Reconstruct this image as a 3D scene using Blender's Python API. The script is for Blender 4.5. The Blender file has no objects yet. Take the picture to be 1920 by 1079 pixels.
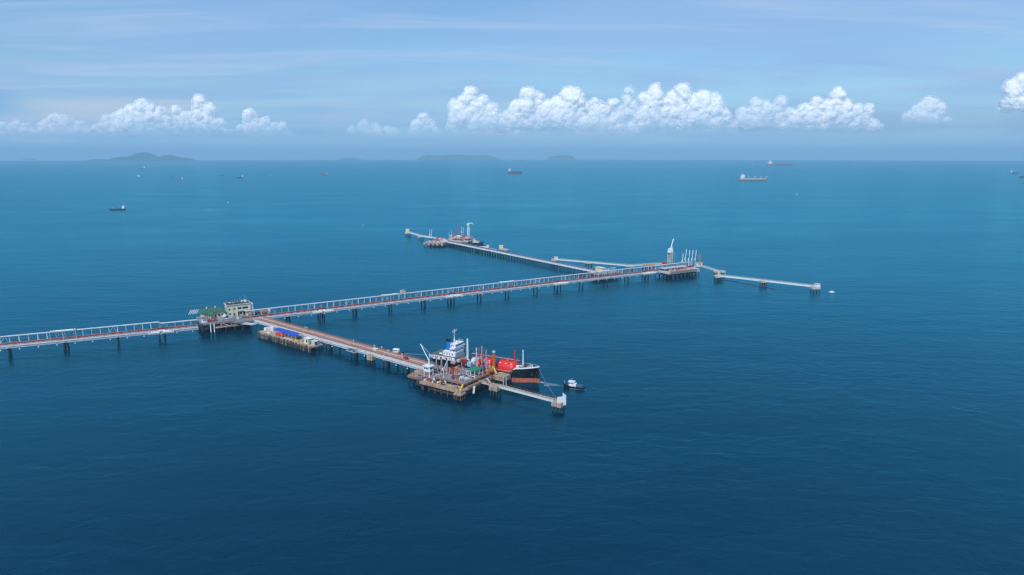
import bpy, bmesh, math, random
from mathutils import Vector, Matrix, noise
random.seed(7)
R = math.radians
S = bpy.context.scene
COL = S.collection

# ------------------------------------------------------------------ camera
CAM_H = 150.0
PITCH = math.atan((539.5 - 291.0) / 1280.0)
cam = bpy.data.cameras.new('camera')
cam.lens = 24.0; cam.sensor_width = 36.0
cam.clip_start = 1.0; cam.clip_end = 300000.0
camo = bpy.data.objects.new('camera', cam); COL.objects.link(camo)
camo.location = (0, 0, CAM_H); camo.rotation_euler = (math.pi / 2 - PITCH, 0, 0)
S.camera = camo

# ------------------------------------------------------------------ light, sky, exposure
SUN_AZ = Vector((-0.35, -0.94)).normalized()      # where the sun stands, seen from the scene
SUN_EL = R(46)
w = bpy.data.worlds.new('World'); S.world = w; w.use_nodes = True
nt = w.node_tree; N = nt.nodes; L = nt.links; N.clear()
def nd(t, **k):
    n = N.new(t)
    for a, b in k.items(): setattr(n, a, b)
    return n
def mth(op, a, b=None, clamp=False):
    n = nd('ShaderNodeMath', operation=op); n.use_clamp = clamp
    for i, v in enumerate((a, b)):
        if v is None: continue
        if isinstance(v, (int, float)): n.inputs[i].default_value = v
        else: L.new(v, n.inputs[i])
    return n.outputs[0]
def ramp(src, p0, p1, c0=0.0, c1=1.0):
    n = nd('ShaderNodeMapRange'); n.interpolation_type = 'SMOOTHSTEP'
    L.new(src, n.inputs[0]); n.inputs[1].default_value = p0; n.inputs[2].default_value = p1
    n.inputs[3].default_value = c0; n.inputs[4].default_value = c1
    return n.outputs[0]
def mix(f, a, b):
    n = nd('ShaderNodeMix', data_type='RGBA')
    if isinstance(f, (int, float)): n.inputs[0].default_value = f
    else: L.new(f, n.inputs[0])
    for i, v in ((6, a), (7, b)):
        if isinstance(v, tuple): n.inputs[i].default_value = (*v, 1)
        else: L.new(v, n.inputs[i])
    return n.outputs[2]
tc = nd('ShaderNodeTexCoord')
sep = nd('ShaderNodeSeparateXYZ'); L.new(tc.outputs['Generated'], sep.inputs[0])
zc = mth('MAXIMUM', sep.outputs[2], 0.012)
cmb = nd('ShaderNodeCombineXYZ'); L.new(sep.outputs[0], cmb.inputs[0]); L.new(sep.outputs[1], cmb.inputs[1]); L.new(zc, cmb.inputs[2])
sky = nd('ShaderNodeTexSky', sky_type='NISHITA'); sky.sun_disc = False
sky.sun_elevation = SUN_EL; sky.sun_rotation = math.atan2(SUN_AZ.x, SUN_AZ.y) % (2 * math.pi)
sky.altitude = 100; sky.air_density = 1.15; sky.dust_density = 0.35; sky.ozone_density = 3.2
L.new(cmb.outputs[0], sky.inputs[0])
# high thin cloud layer: direction projected on a flat layer overhead
zp = mth('ADD', mth('MAXIMUM', sep.outputs[2], 0.0), 0.05)
lay = nd('ShaderNodeCombineXYZ')
L.new(mth('DIVIDE', sep.outputs[0], zp), lay.inputs[0]); L.new(mth('DIVIDE', sep.outputs[1], zp), lay.inputs[1])
mp = nd('ShaderNodeMapping'); mp.inputs['Scale'].default_value = (0.55, 0.9, 1); mp.inputs['Rotation'].default_value = (0, 0, R(24)); mp.inputs['Location'].default_value = (3.1, 1.4, 0)
L.new(lay.outputs[0], mp.inputs[0])
n1 = nd('ShaderNodeTexNoise'); n1.inputs['Scale'].default_value = 0.62; n1.inputs['Detail'].default_value = 7; n1.inputs['Roughness'].default_value = 0.52; n1.inputs['Distortion'].default_value = 0.6
L.new(mp.outputs[0], n1.inputs[0])
veil = ramp(n1.outputs[0], 0.36, 0.66, 0.30, 0.86)
# low bands of far stratus just above the horizon
mp2 = nd('ShaderNodeMapping'); mp2.inputs['Scale'].default_value = (2.2, 2.2, 34); mp2.inputs['Location'].default_value = (0.3, 0.7, 0.2)
L.new(tc.outputs['Generated'], mp2.inputs[0])
n2 = nd('ShaderNodeTexNoise'); n2.inputs['Scale'].default_value = 1.7; n2.inputs['Detail'].default_value = 6; n2.inputs['Roughness'].default_value = 0.55
L.new(mp2.outputs[0], n2.inputs[0])
band = mth('MULTIPLY', mth('MULTIPLY', ramp(sep.outputs[2], 0.012, 0.05), ramp(sep.outputs[2], 0.16, 0.07)), ramp(n2.outputs[0], 0.5, 0.72, 0.0, 0.75))
tint = mix(1.0, sky.outputs[0], (0.72, 0.99, 1.18)); tint.node.blend_type = 'MULTIPLY'
c1a = mix(veil, tint, (3.05, 5.05, 8.25))
mp5 = nd('ShaderNodeMapping'); mp5.inputs['Scale'].default_value = (0.35, 1.5, 1); mp5.inputs['Rotation'].default_value = (0, 0, R(-18)); mp5.inputs['Location'].default_value = (1.7, 0.4, 0)
L.new(lay.outputs[0], mp5.inputs[0])
n5 = nd('ShaderNodeTexNoise'); n5.inputs['Scale'].default_value = 0.9; n5.inputs['Detail'].default_value = 8; n5.inputs['Roughness'].default_value = 0.6; n5.inputs['Distortion'].default_value = 0.8
L.new(mp5.outputs[0], n5.inputs[0])
c1a = mix(ramp(n5.outputs[0], 0.46, 0.72, 0.0, 0.7), c1a, (4.6, 6.1, 8.7))
c1 = mix(ramp(sep.outputs[2], 0.17, 0.55, 0.0, 0.5), c1a, (3.6, 5.9, 9.7))
c2 = mix(ramp(sep.outputs[2], 0.10, 0.0, 0.0, 0.88), c1, (2.75, 5.15, 8.1))
c3 = mix(band, c2, (4.0, 5.6, 8.2))
# stratus layers low in the sky, placed by compass direction and height
ta = mth('DIVIDE', sep.outputs[0], mth('MAXIMUM', sep.outputs[1], 0.05)); te = mth('DIVIDE', sep.outputs[2], mth('MAXIMUM', sep.outputs[1], 0.05))
n4 = nd('ShaderNodeTexNoise'); n4.inputs['Scale'].default_value = 14; n4.inputs['Detail'].default_value = 6; n4.inputs['Roughness'].default_value = 0.6
mp4 = nd('ShaderNodeMapping'); mp4.inputs['Scale'].default_value = (1, 1, 4.5); L.new(tc.outputs['Generated'], mp4.inputs[0]); L.new(mp4.outputs[0], n4.inputs[0])
wob = mth('MULTIPLY', mth('SUBTRACT', n4.outputs[0], 0.5), 0.022)
ta2 = mth('ADD', ta, mth('MULTIPLY', wob, 3.0)); te2 = mth('ADD', te, wob)
def stratus(cur, px0, px1, py0, py1, col, amt, sa=0.03, se=0.006):
    a0, a1, e0, e1 = (px0-960)/1280*0.98, (px1-960)/1280*0.98, (291-py1)/1280*1.03, (291-py0)/1280*1.03
    m = mth('MULTIPLY', mth('MULTIPLY', ramp(ta2, a0-sa, a0+sa), ramp(ta2, a1+sa, a1-sa)), mth('MULTIPLY', ramp(te2, e0-se, e0+se), ramp(te2, e1+se, e1-se)))
    return mix(mth('MULTIPLY', m, mth('MULTIPLY', ramp(n4.outputs[0], 0.25, 0.6, 0.45, 1.0), amt)), cur, col)
c3 = stratus(c3, -160, 35, 178, 213, (1.6, 3.9, 7.4), 0.5, 0.03, 0.008)
c3 = stratus(c3, 60, 380, 196, 232, (5.4, 6.3, 7.9), 0.8, 0.04, 0.006)
c3 = stratus(c3, 10, 230, 222, 250, (4.4, 5.9, 8.0), 0.7, 0.05, 0.006)
c3 = stratus(c3, 20, 150, 259, 268, (4.2, 6.0, 8.0), 0.6, 0.03, 0.003)
c3 = stratus(c3, 1380, 2100, 214, 252, (2.9, 4.6, 6.9), 0.7, 0.07, 0.007)
c3 = stratus(c3, 860, 1420, 240, 251, (2.2, 4.2, 6.7), 0.6, 0.05, 0.004)
c3 = stratus(c3, 180, 640, 246, 256, (2.1, 4.2, 6.8), 0.45, 0.06, 0.004)
bg = nd('ShaderNodeBackground'); bg.inputs['Strength'].default_value = 0.1
L.new(c3, bg.inputs[0])
wo = nd('ShaderNodeOutputWorld'); L.new(bg.outputs[0], wo.inputs[0])

sd = bpy.data.lights.new('sun', 'SUN'); sd.energy = 3.0; sd.angle = R(0.6); sd.color = (1.0, 0.95, 0.88)
so = bpy.data.objects.new('sun', sd); COL.objects.link(so)
sv = Vector((SUN_AZ.x * math.cos(SUN_EL), SUN_AZ.y * math.cos(SUN_EL), math.sin(SUN_EL)))
so.rotation_euler = sv.to_track_quat('Z', 'Y').to_euler()
so.location = (0, 0, 400)

S.view_settings.view_transform = 'Standard'; S.view_settings.look = 'None'
S.view_settings.exposure = 0.0; S.view_settings.gamma = 1.0; S.view_settings.use_curve_mapping = False
S.render.engine = 'CYCLES'
S.cycles.use_denoising = True
S.cycles.max_bounces = 8; S.cycles.volume_bounces = 1; S.cycles.transparent_max_bounces = 16
S.cycles.filter_width = 1.3 if hasattr(S.cycles, 'filter_width') else 1.5

# ------------------------------------------------------------------ helpers
def at(px, py, z=0.0):
    """ground-plan point (x, y) of something standing at height z"""
    u = (px - 960) / 1280.0; v = (539.5 - py) / 1280.0
    dy = math.cos(PITCH) + v * math.sin(PITCH); dz = -math.sin(PITCH) + v * math.cos(PITCH)
    t = (z - CAM_H) / dz
    return Vector((u * t, dy * t, 0.0))

class MB:
    def __init__(s): s.v = []; s.f = []; s.sm = False
    def add(s, vs, fs):
        o = len(s.v); s.v += [tuple(p) for p in vs]; s.f += [tuple(i + o for i in f) for f in fs]; return s
    def box(s, x0, x1, y0, y1, z0, z1):
        vs = [(x0,y0,z0),(x1,y0,z0),(x1,y1,z0),(x0,y1,z0),(x0,y0,z1),(x1,y0,z1),(x1,y1,z1),(x0,y1,z1)]
        return s.add(vs, [(0,3,2,1),(4,5,6,7),(0,1,5,4),(1,2,6,5),(2,3,7,6),(3,0,4,7)])
    def bbox(s, x0, x1, y0, y1, z0, z1, b):
        """box with chamfered upright and top edges"""
        pts = [(x0+b,y0),(x1-b,y0),(x1,y0+b),(x1,y1-b),(x1-b,y1),(x0+b,y1),(x0,y1-b),(x0,y0+b)]
        cx, cy = (x0+x1)/2, (y0+y1)/2
        ins = [(cx+(p[0]-cx)*(1-2*b/(x1-x0)), cy+(p[1]-cy)*(1-2*b/(y1-y0))) for p in pts]
        return s.loft([[(p[0],p[1],z0) for p in pts],[(p[0],p[1],z1-b) for p in pts],[(p[0],p[1],z1) for p in ins]])
    def prism(s, pts, z0, z1):
        return s.loft([[(p[0],p[1],z0) for p in pts],[(p[0],p[1],z1) for p in pts]])
    def loft(s, rings, closed=True, caps=True):
        n = len(rings[0]); vs = [p for r in rings for p in r]; fs = []
        for k in range(len(rings)-1):
            for i in range(n if closed else n-1):
                j = (i+1) % n
                fs.append((k*n+i, k*n+j, (k+1)*n+j, (k+1)*n+i))
        if caps:
            fs.append(tuple(range(n-1,-1,-1))); fs.append(tuple((len(rings)-1)*n+i for i in range(n)))
        return s.add(vs, fs)
    def frame(s, p, q):
        d = (Vector(q)-Vector(p)); d.normalize()
        up = Vector((0,0,1)) if abs(d.z) < 0.95 else Vector((1,0,0))
        a = d.cross(up).normalized(); return a, a.cross(d).normalized()
    def tube(s, p, q, r0, r1=None, n=8):
        r1 = r0 if r1 is None else r1; a, b = s.frame(p, q); rs = []
        for c, r in ((Vector(p), r0), (Vector(q), r1)):
            rs.append([c + a*r*math.cos(2*math.pi*i/n) + b*r*math.sin(2*math.pi*i/n) for i in range(n)])
        return s.loft(rs)
    def beam(s, p, q, w_, h):
        a, b = s.frame(p, q); rs = []
        for c in (Vector(p), Vector(q)):
            rs.append([c-a*w_/2-b*h/2, c+a*w_/2-b*h/2, c+a*w_/2+b*h/2, c-a*w_/2+b*h/2])
        return s.loft(rs)
    def path(s, pts, r, n=6):
        for i in range(len(pts)-1): s.tube(pts[i], pts[i+1], r, r, n)
        return s
    def capsule(s, p, q, r, n=16, k=4):
        """lying tank with domed ends"""
        a, b = s.frame(p, q); p = Vector(p); q = Vector(q); d = (q-p).normalized(); rs = []
        for j in range(k+1):
            t = math.pi/2*j/k; c = p - d*r*0.6*math.cos(t); rr = max(r*math.sin(t), 0.02)
            rs.append([c+a*rr*math.cos(2*math.pi*i/n)+b*rr*math.sin(2*math.pi*i/n) for i in range(n)])
        for j in range(k+1):
            t = math.pi/2*(k-j)/k; c = q + d*r*0.6*math.cos(t); rr = max(r*math.sin(t), 0.02)
            rs.append([c+a*rr*math.cos(2*math.pi*i/n)+b*rr*math.sin(2*math.pi*i/n) for i in range(n)])
        s.sm = True
        return s.loft(rs)
    def mesh(s, name, m):
        me = bpy.data.meshes.new(name); me.from_pydata(s.v, [], s.f); me.validate()
        bm = bmesh.new(); bm.from_mesh(me); bmesh.ops.recalc_face_normals(bm, faces=bm.faces); bm.to_mesh(me); bm.free()
        if s.sm:
            me.polygons.foreach_set('use_smooth', [True]*len(me.polygons))
        me.materials.append(m); return me

def put(name, mesh, parent=None, loc=(0,0,0), rz=0.0, **props):
    o = bpy.data.objects.new(name, mesh); COL.objects.link(o)
    if parent: o.parent = parent
    o.location = loc; o.rotation_euler = (0, 0, rz)
    for k, v in props.items(): o[k] = v
    return o
def part(name, mb, m, parent, loc=(0,0,0), rz=0.0, **props):
    return put(name, mb.mesh(name, m), parent, loc, rz, **props)
def thing(name, label, cat, loc=(0,0,0), rz=0.0, group=None):
    o = put(name, None, None, loc, rz, label=label, category=cat)
    if group: o['group'] = group
    return o
def single(name, mb, m, label, cat, loc=(0,0,0), rz=0.0, group=None):
    o = put(name, mb.mesh(name, m), None, loc, rz, label=label, category=cat)
    if group: o['group'] = group
    return o
def local(t_loc, rz, p, z=0.0):
    d = Vector(p) - Vector(t_loc); c, s_ = math.cos(-rz), math.sin(-rz)
    return Vector((d.x*c - d.y*s_, d.x*s_ + d.y*c, z))

# ------------------------------------------------------------------ materials
MATS = {}
def mat(name, col, rough=0.6, metal=0.0, var=0.18, scale=0.6, dirt=None, damt=0.35, streak=False, bump=0.0):
    if name in MATS: return MATS[name]
    m = bpy.data.materials.new(name); m.use_nodes = True; t = m.node_tree; nn = t.nodes; ll = t.links
    b = nn['Principled BSDF']; b.inputs['Roughness'].default_value = rough; b.inputs['Metallic'].default_value = metal
    co = nn.new('ShaderNodeTexCoord'); g = nn.new('ShaderNodeNewGeometry')
    mpn = nn.new('ShaderNodeMapping'); mpn.inputs['Scale'].default_value = (1, 1, 0.22 if streak else 1)
    ll.new(g.outputs['Position'], mpn.inputs[0])
    no = nn.new('ShaderNodeTexNoise'); no.inputs['Scale'].default_value = scale; no.inputs['Detail'].default_value = 5
    ll.new(mpn.outputs[0], no.inputs[0])
    mr = nn.new('ShaderNodeMapRange'); mr.inputs[1].default_value = 0.3; mr.inputs[2].default_value = 0.7
    mr.inputs[3].default_value = 1 - var; mr.inputs[4].default_value = 1 + var
    ll.new(no.outputs[0], mr.inputs[0])
    mx = nn.new('ShaderNodeMix'); mx.data_type = 'RGBA'; mx.blend_type = 'MULTIPLY'; mx.inputs[0].default_value = 1
    mx.inputs[6].default_value = (*col, 1); ll.new(mr.outputs[0], mx.inputs[7]); out = mx.outputs[2]
    if dirt:
        n3 = nn.new('ShaderNodeTexNoise'); n3.inputs['Scale'].default_value = scale*1.7; n3.inputs['Detail'].default_value = 6; n3.inputs['Roughness'].default_value = 0.62
        ll.new(mpn.outputs[0], n3.inputs[0])
        r3 = nn.new('ShaderNodeMapRange'); r3.interpolation_type = 'SMOOTHSTEP'
        r3.inputs[1].default_value = 0.62 - damt*0.3; r3.inputs[2].default_value = 0.78 - damt*0.3
        ll.new(n3.outputs[0], r3.inputs[0])
        m2 = nn.new('ShaderNodeMix'); m2.data_type = 'RGBA'; ll.new(r3.outputs[0], m2.inputs[0]); ll.new(out, m2.inputs[6])
        m2.inputs[7].default_value = (*dirt, 1); out = m2.outputs[2]
    ll.new(out, b.inputs['Base Color'])
    MATS[name] = m; return m
RUST = (0.20, 0.075, 0.035)
white = mat('white_paint', (0.74, 0.75, 0.76), 0.45, var=0.07, dirt=(0.42, 0.36, 0.30), damt=0.12, streak=True)
ship_white = mat('ship_white', (0.78, 0.78, 0.81), 0.45, var=0.07, dirt=(0.42, 0.30, 0.22), damt=0.2, streak=True)
galv = mat('galvanised_steel', (0.50, 0.54, 0.58), 0.5, var=0.2, dirt=(0.30,0.24,0.20), damt=0.2)
galv_rust = mat('galvanised_rusted', (0.44, 0.44, 0.45), 0.6, var=0.25, dirt=RUST, damt=0.42)
lagging = mat('pipe_lagging', (0.46, 0.47, 0.52), 0.45, var=0.18, scale=0.35, dirt=(0.33,0.27,0.24), damt=0.2)
grey = mat('grey_deck_paint', (0.27, 0.25, 0.26), 0.8, var=0.25, scale=0.35, dirt=(0.20, 0.12, 0.09), damt=0.45)
grey_steel = mat('grey_steel', (0.33, 0.34, 0.37), 0.55, var=0.2, dirt=RUST, damt=0.25)
dark = mat('dark_steel_and_shade', (0.045, 0.042, 0.045), 0.7, var=0.3)  # dark steel and fittings; also colours the blocks of under-deck shade
pile_m = mat('pile_dark', (0.03, 0.036, 0.045), 0.6, var=0.4, dirt=(0.09, 0.06, 0.045), damt=0.3)
pile_rust = mat('pile_rusty', (0.07, 0.045, 0.036), 0.75, var=0.4, dirt=(0.26, 0.10, 0.05), damt=0.5)
concrete = mat('weathered_concrete', (0.40, 0.31, 0.255), 0.9, var=0.22, scale=0.5, dirt=(0.20, 0.115, 0.07), damt=0.5, streak=True)
concrete_pale = mat('pale_concrete', (0.52, 0.48, 0.44), 0.9, var=0.18, scale=0.4, dirt=(0.28, 0.20, 0.15), damt=0.35, streak=True)
concrete_grey = mat('grey_concrete', (0.20, 0.195, 0.20), 0.9, var=0.2, scale=0.3, dirt=(0.2, 0.17, 0.15), damt=0.35)
rusty = mat('rusty_brown', (0.33, 0.18, 0.115), 0.8, var=0.35, scale=0.9, dirt=(0.15, 0.07, 0.045), damt=0.5)
tan = mat('tan_deck', (0.47, 0.33, 0.25), 0.85, var=0.3, scale=0.25, dirt=(0.30, 0.17, 0.11), damt=0.5)
pink_red = mat('faded_red_pipe', (0.42, 0.13, 0.095), 0.6, var=0.25, scale=0.5, dirt=(0.38, 0.2, 0.14), damt=0.4)
red = mat('fire_pipe_red', (0.30, 0.022, 0.028), 0.5, var=0.2)
orange = mat('orange_paint', (0.62, 0.20, 0.03), 0.5, var=0.15)
orange_pipe = mat('orange_brown_pipe', (0.48, 0.25, 0.15), 0.6, var=0.25, dirt=RUST, damt=0.3)
yellow = mat('safety_yellow', (0.62, 0.42, 0.05), 0.5, var=0.12, dirt=RUST, damt=0.2)
cream = mat('cream_render', (0.62, 0.61, 0.47), 0.8, var=0.07, dirt=(0.36, 0.32, 0.22), damt=0.18, streak=True)
green_roof = mat('green_roof', (0.035, 0.115, 0.075), 0.6, var=0.15)
green_canopy = mat('green_canopy', (0.012, 0.20, 0.095), 0.6, var=0.1)
blue_canopy = mat('blue_canopy', (0.008, 0.07, 0.42), 0.55, var=0.16)
light_blue = mat('light_blue_paint', (0.25, 0.48, 0.66), 0.5, var=0.1)
window_m = mat('window_glass', (0.02, 0.028, 0.035), 0.12, var=0.1)
black_hull = mat('black_hull', (0.007, 0.007, 0.009), 0.4, var=0.25, dirt=(0.07, 0.035, 0.025), damt=0.3, streak=True)
boot_red = mat('boot_top_red', (0.47, 0.115, 0.07), 0.65, var=0.2, dirt=(0.22, 0.085, 0.06), damt=0.45, streak=True)
tank_red = mat('tank_red', (0.72, 0.025, 0.012), 0.38, var=0.14, dirt=(0.42,0.03,0.02), damt=0.2)
deck_red = mat('ship_deck_red', (0.25, 0.05, 0.035), 0.7, var=0.25)
funnel_blue = mat('funnel_blue', (0.01, 0.15, 0.55), 0.4, var=0.05)
purple = mat('dark_blue_steel', (0.05, 0.045, 0.16), 0.5, var=0.2)
tug_blue = mat('blue_tarpaulin', (0.015, 0.10, 0.20), 0.6, var=0.2)
rope_m = mat('rope', (0.45, 0.48, 0.5), 0.8, var=0.1)
far_red = mat('far_hull_red', (0.45, 0.06, 0.05), 0.6, var=0.1)
far_dark = mat('far_hull_dark', (0.03, 0.045, 0.06), 0.6, var=0.1)
far_pink = mat('far_hull_pale', (0.55, 0.45, 0.45), 0.6, var=0.1)
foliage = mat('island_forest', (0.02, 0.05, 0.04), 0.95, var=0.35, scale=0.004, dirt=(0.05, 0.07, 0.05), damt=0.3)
fender_m = mat('timber_fender', (0.10, 0.075, 0.065), 0.9, var=0.5, scale=1.1, dirt=(0.24, 0.19, 0.16), damt=0.35)

# ------------------------------------------------------------------ sea
SEA_R = 22500.0
def sea_material():
    m = bpy.data.materials.new('sea_water'); m.use_nodes = True; t = m.node_tree; nn = t.nodes; ll = t.links
    nn.remove(nn['Principled BSDF'])
    body = nn.new('ShaderNodeBsdfDiffuse'); gl = nn.new('ShaderNodeBsdfGlossy'); gl.distribution = 'GGX'
    gl.inputs['Color'].default_value = (0.19, 0.84, 1.0, 1)
    fr = nn.new('ShaderNodeFresnel'); fr.inputs['IOR'].default_value = 1.40
    cap_ = nn.new('ShaderNodeMath'); cap_.operation = 'MINIMUM'; ll.new(fr.outputs[0], cap_.inputs[0]); cap_.inputs[1].default_value = 0.60   # wave slopes keep the mean reflectance below the flat-water value
    mxs = nn.new('ShaderNodeMixShader'); ll.new(cap_.outputs[0], mxs.inputs[0]); ll.new(body.outputs[0], mxs.inputs[1]); ll.new(gl.outputs[0], mxs.inputs[2])
    ll.new(mxs.outputs[0], nn['Material Output'].inputs['Surface'])
    g = nn.new('ShaderNodeNewGeometry')
    def noi(scale, detail, sc=(1,1,1), rot=0, rough=0.55, dist=0.0):
        mpn = nn.new('ShaderNodeMapping'); mpn.inputs['Scale'].default_value = sc; mpn.inputs['Rotation'].default_value = (0,0,R(rot))
        ll.new(g.outputs['Position'], mpn.inputs[0])
        n = nn.new('ShaderNodeTexNoise'); n.inputs['Scale'].default_value = scale; n.inputs['Detail'].default_value = detail
        n.inputs['Roughness'].default_value = rough; n.inputs['Distortion'].default_value = dist
        ll.new(mpn.outputs[0], n.inputs[0]); return n.outputs[0]
    def rng(src, a, b_, c, d):
        r = nn.new('ShaderNodeMapRange'); r.interpolation_type = 'SMOOTHSTEP'
        for i, v in enumerate((a, b_, c, d)): r.inputs[i+1].default_value = v
        ll.new(src, r.inputs[0]); return r.outputs[0]
    patch = noi(0.0028, 6, (1, 2.2, 1), 12, 0.6, 0.4)      # wind patches and slicks
    streak = noi(0.0009, 5, (0.6, 5.0, 1), 4, 0.6, 0.3)
    mx = nn.new('ShaderNodeMix'); mx.data_type = 'RGBA'
    pm_ = nn.new('ShaderNodeMath'); pm_.operation = 'MULTIPLY_ADD'; pm_.use_clamp = True; ll.new(rng(patch, 0.35, 0.65, 0, 1), pm_.inputs[0]); pm_.inputs[1].default_value = 0.6; ll.new(rng(streak, 0.42, 0.62, 0.0, 0.4), pm_.inputs[2]); ll.new(pm_.outputs[0], mx.inputs[0])
    mx.inputs[6].default_value = (0.0, 0.0135, 0.033, 1); mx.inputs[7].default_value = (0.0, 0.0235, 0.054, 1)
    ll.new(mx.outputs[2], body.inputs['Color'])
    ad = nn.new('ShaderNodeMath'); ad.operation = 'ADD'
    ll.new(rng(patch, 0.3, 0.7, 0.09, 0.17), ad.inputs[0]); ll.new(rng(streak, 0.4, 0.62, 0.06, 0.0), ad.inputs[1])
    ll.new(ad.outputs[0], gl.inputs['Roughness'])
    wv = noi(0.11, 5, (0.75, 1.25, 1), -14, 0.62, 0.5)
    sw = noi(0.022, 3, (0.6, 1.5, 1), 8, 0.5, 0.2)
    sm = nn.new('ShaderNodeMath'); sm.operation = 'MULTIPLY_ADD'; ll.new(sw, sm.inputs[0]); sm.inputs[1].default_value = 1.6; ll.new(wv, sm.inputs[2])
    bp = nn.new('ShaderNodeBump'); bp.inputs['Distance'].default_value = 1.0
    ll.new(rng(patch, 0.3, 0.7, 0.3, 0.75), bp.inputs['Strength'])
    ll.new(sm.outputs[0], bp.inputs['Height']); 
    for nd_ in (gl, fr): ll.new(bp.outputs[0], nd_.inputs['Normal'])
    return m
def disc(radii, n=192):
    vs = [(0,0,0)]; fs = []
    for r in radii: vs += [(r*math.cos(2*math.pi*i/n), r*math.sin(2*math.pi*i/n), 0) for i in range(n)]
    fs += [(0, 1+i, 1+(i+1)%n) for i in range(n)]
    for k in range(len(radii)-1):
        a = 1+k*n; b = a+n
        fs += [(a+i, b+i, b+(i+1)%n, a+(i+1)%n) for i in range(n)]
    return MB().add(vs, fs)
sea = put('sea', disc([200, 1000, 4000, 12000, SEA_R]).mesh('sea', sea_material()), kind='structure')

# haze: the air between camera and the far sea
hz = bpy.data.materials.new('air_haze'); hz.use_nodes = True; hn = hz.node_tree
for n in list(hn.nodes):
    if n.type == 'BSDF_PRINCIPLED': hn.nodes.remove(n)
pv = hn.nodes.new('ShaderNodeVolumePrincipled'); pv.inputs['Color'].default_value = (0.43, 0.70, 0.87, 1); pv.inputs['Density'].default_value = 7.0e-5
hn.links.new(pv.outputs[0], hn.nodes['Material Output'].inputs['Volume'])
HB = 24500.0
put('haze', MB().box(-HB, HB, -HB, HB, -1, 300).mesh('haze', hz), kind='stuff')

# ------------------------------------------------------------------ islands
haze_tint = mat('island_haze_tint', (0.10, 0.15, 0.15), 0.95, var=0.3, scale=0.003)  # paler bluish colour with distance haze mixed in, for the faint far islands
def island(label, px0, px1, dist, prof, depth, base=0.0, m=None):
    """prof: (pixel x, height m) ridge profile"""
    x0 = (px0-960)/1280*dist; x1 = (px1-960)/1280*dist
    nx, ny = 90, 16; mb = MB(); vs = []
    for j in range(ny+1):
        v = j/ny*2-1
        for i in range(nx+1):
            u = i/nx; px = px0+(px1-px0)*u
            h = 0
            for k in range(len(prof)-1):
                if prof[k][0] <= px <= prof[k+1][0]:
                    t = (px-prof[k][0])/(prof[k+1][0]-prof[k][0]); t = t*t*(3-2*t)
                    h = prof[k][1]*(1-t)+prof[k+1][1]*t
            x = x0+(x1-x0)*u; y = v*depth
            q = noise.fractal(Vector((x*0.0022, y*0.0022, dist*0.01)), 0.9, 2.1, 5)
            hh = h*max(0, 1-v*v)**0.7*(1+0.22*q) + 10*q*(1 if h > 8 else 0)
            vs.append((x-(x0+x1)/2, y, hh if h > 0 else -4))
    fs = [(j*(nx+1)+i, j*(nx+1)+i+1, (j+1)*(nx+1)+i+1, (j+1)*(nx+1)+i) for j in range(ny) for i in range(nx)]
    mb.add(vs, fs); mb.sm = True
    o = put('island', mb.mesh('island', m or foliage), None, ((x0+x1)/2, dist, base), label=label, category='island')
    return o
D1 = 20500
island('hilly dark blue island with one tall and several low peaks on the left horizon', 226, 362, D1*0.93,
       [(226,0),(232,34),(245,92),(252,96),(260,84),(268,140),(280,205),(291,168),(302,92),(312,84),(325,138),(334,104),(346,86),(353,70),(362,0)], 700)
island('small flat islet just left of the hilly island', 186, 220, D1*0.9, [(186,0),(192,38),(204,58),(212,40),(220,0)], 350)
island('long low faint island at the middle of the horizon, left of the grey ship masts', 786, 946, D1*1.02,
       [(786,0),(794,95),(806,148),(822,120),(838,140),(862,148),(890,138),(912,128),(928,95),(946,0)], 800, m=haze_tint)
island('short faint flat topped island right of the long low one', 1022, 1082, D1*1.02, [(1022,0),(1032,95),(1048,128),(1060,138),(1072,120),(1076,60),(1082,0)], 500, m=haze_tint)
island('very low faint islet line left of the middle island', 640, 684, D1*1.02, [(640,0),(652,62),(662,78),(672,62),(684,0)], 300, m=haze_tint)
island('very low faint islet at the far left of the horizon', 60, 84, D1*1.0, [(60,0),(68,46),(76,44),(84,0)], 200, m=haze_tint)

# ------------------------------------------------------------------ clouds
cm = bpy.data.materials.new('cloud'); cm.use_nodes = True; ct = cm.node_tree; cn = ct.nodes; cl = ct.links
cb = cn['Principled BSDF']; cb.inputs['Base Color'].default_value = (0.97, 0.965, 0.96, 1); cb.inputs['Roughness'].default_value = 1.0
cb.inputs['Specular IOR Level'].default_value = 0.0
tr = cn.new('ShaderNodeBsdfTransparent'); tl = cn.new('ShaderNodeBsdfTranslucent'); tl.inputs['Color'].default_value = (1, 0.98, 0.97, 1)
ms0 = cn.new('ShaderNodeMixShader'); ms0.inputs[0].default_value = 0.3; cl.new(cb.outputs[0], ms0.inputs[1]); cl.new(tl.outputs[0], ms0.inputs[2])
cg = cn.new('ShaderNodeNewGeometry'); cs = cn.new('ShaderNodeSeparateXYZ'); cl.new(cg.outputs['Position'], cs.inputs[0])
cno = cn.new('ShaderNodeTexNoise'); cno.inputs['Scale'].default_value = 0.0016; cno.inputs['Detail'].default_value = 7; cno.inputs['Roughness'].default_value = 0.65
cl.new(cg.outputs['Position'], cno.inputs[0])
cma = cn.new('ShaderNodeMath'); cma.operation = 'MULTIPLY_ADD'; cl.new(cno.outputs[0], cma.inputs[0]); cma.inputs[1].default_value = 1300; cl.new(cs.outputs[2], cma.inputs[2])
cmr = cn.new('ShaderNodeMapRange'); cmr.interpolation_type = 'SMOOTHSTEP'
cmr.inputs[1].default_value = 2050; cmr.inputs[2].default_value = 3650; cmr.inputs[3].default_value = 0.96; cmr.inputs[4].default_value = 0.0
cl.new(cma.outputs[0], cmr.inputs[0])
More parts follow.
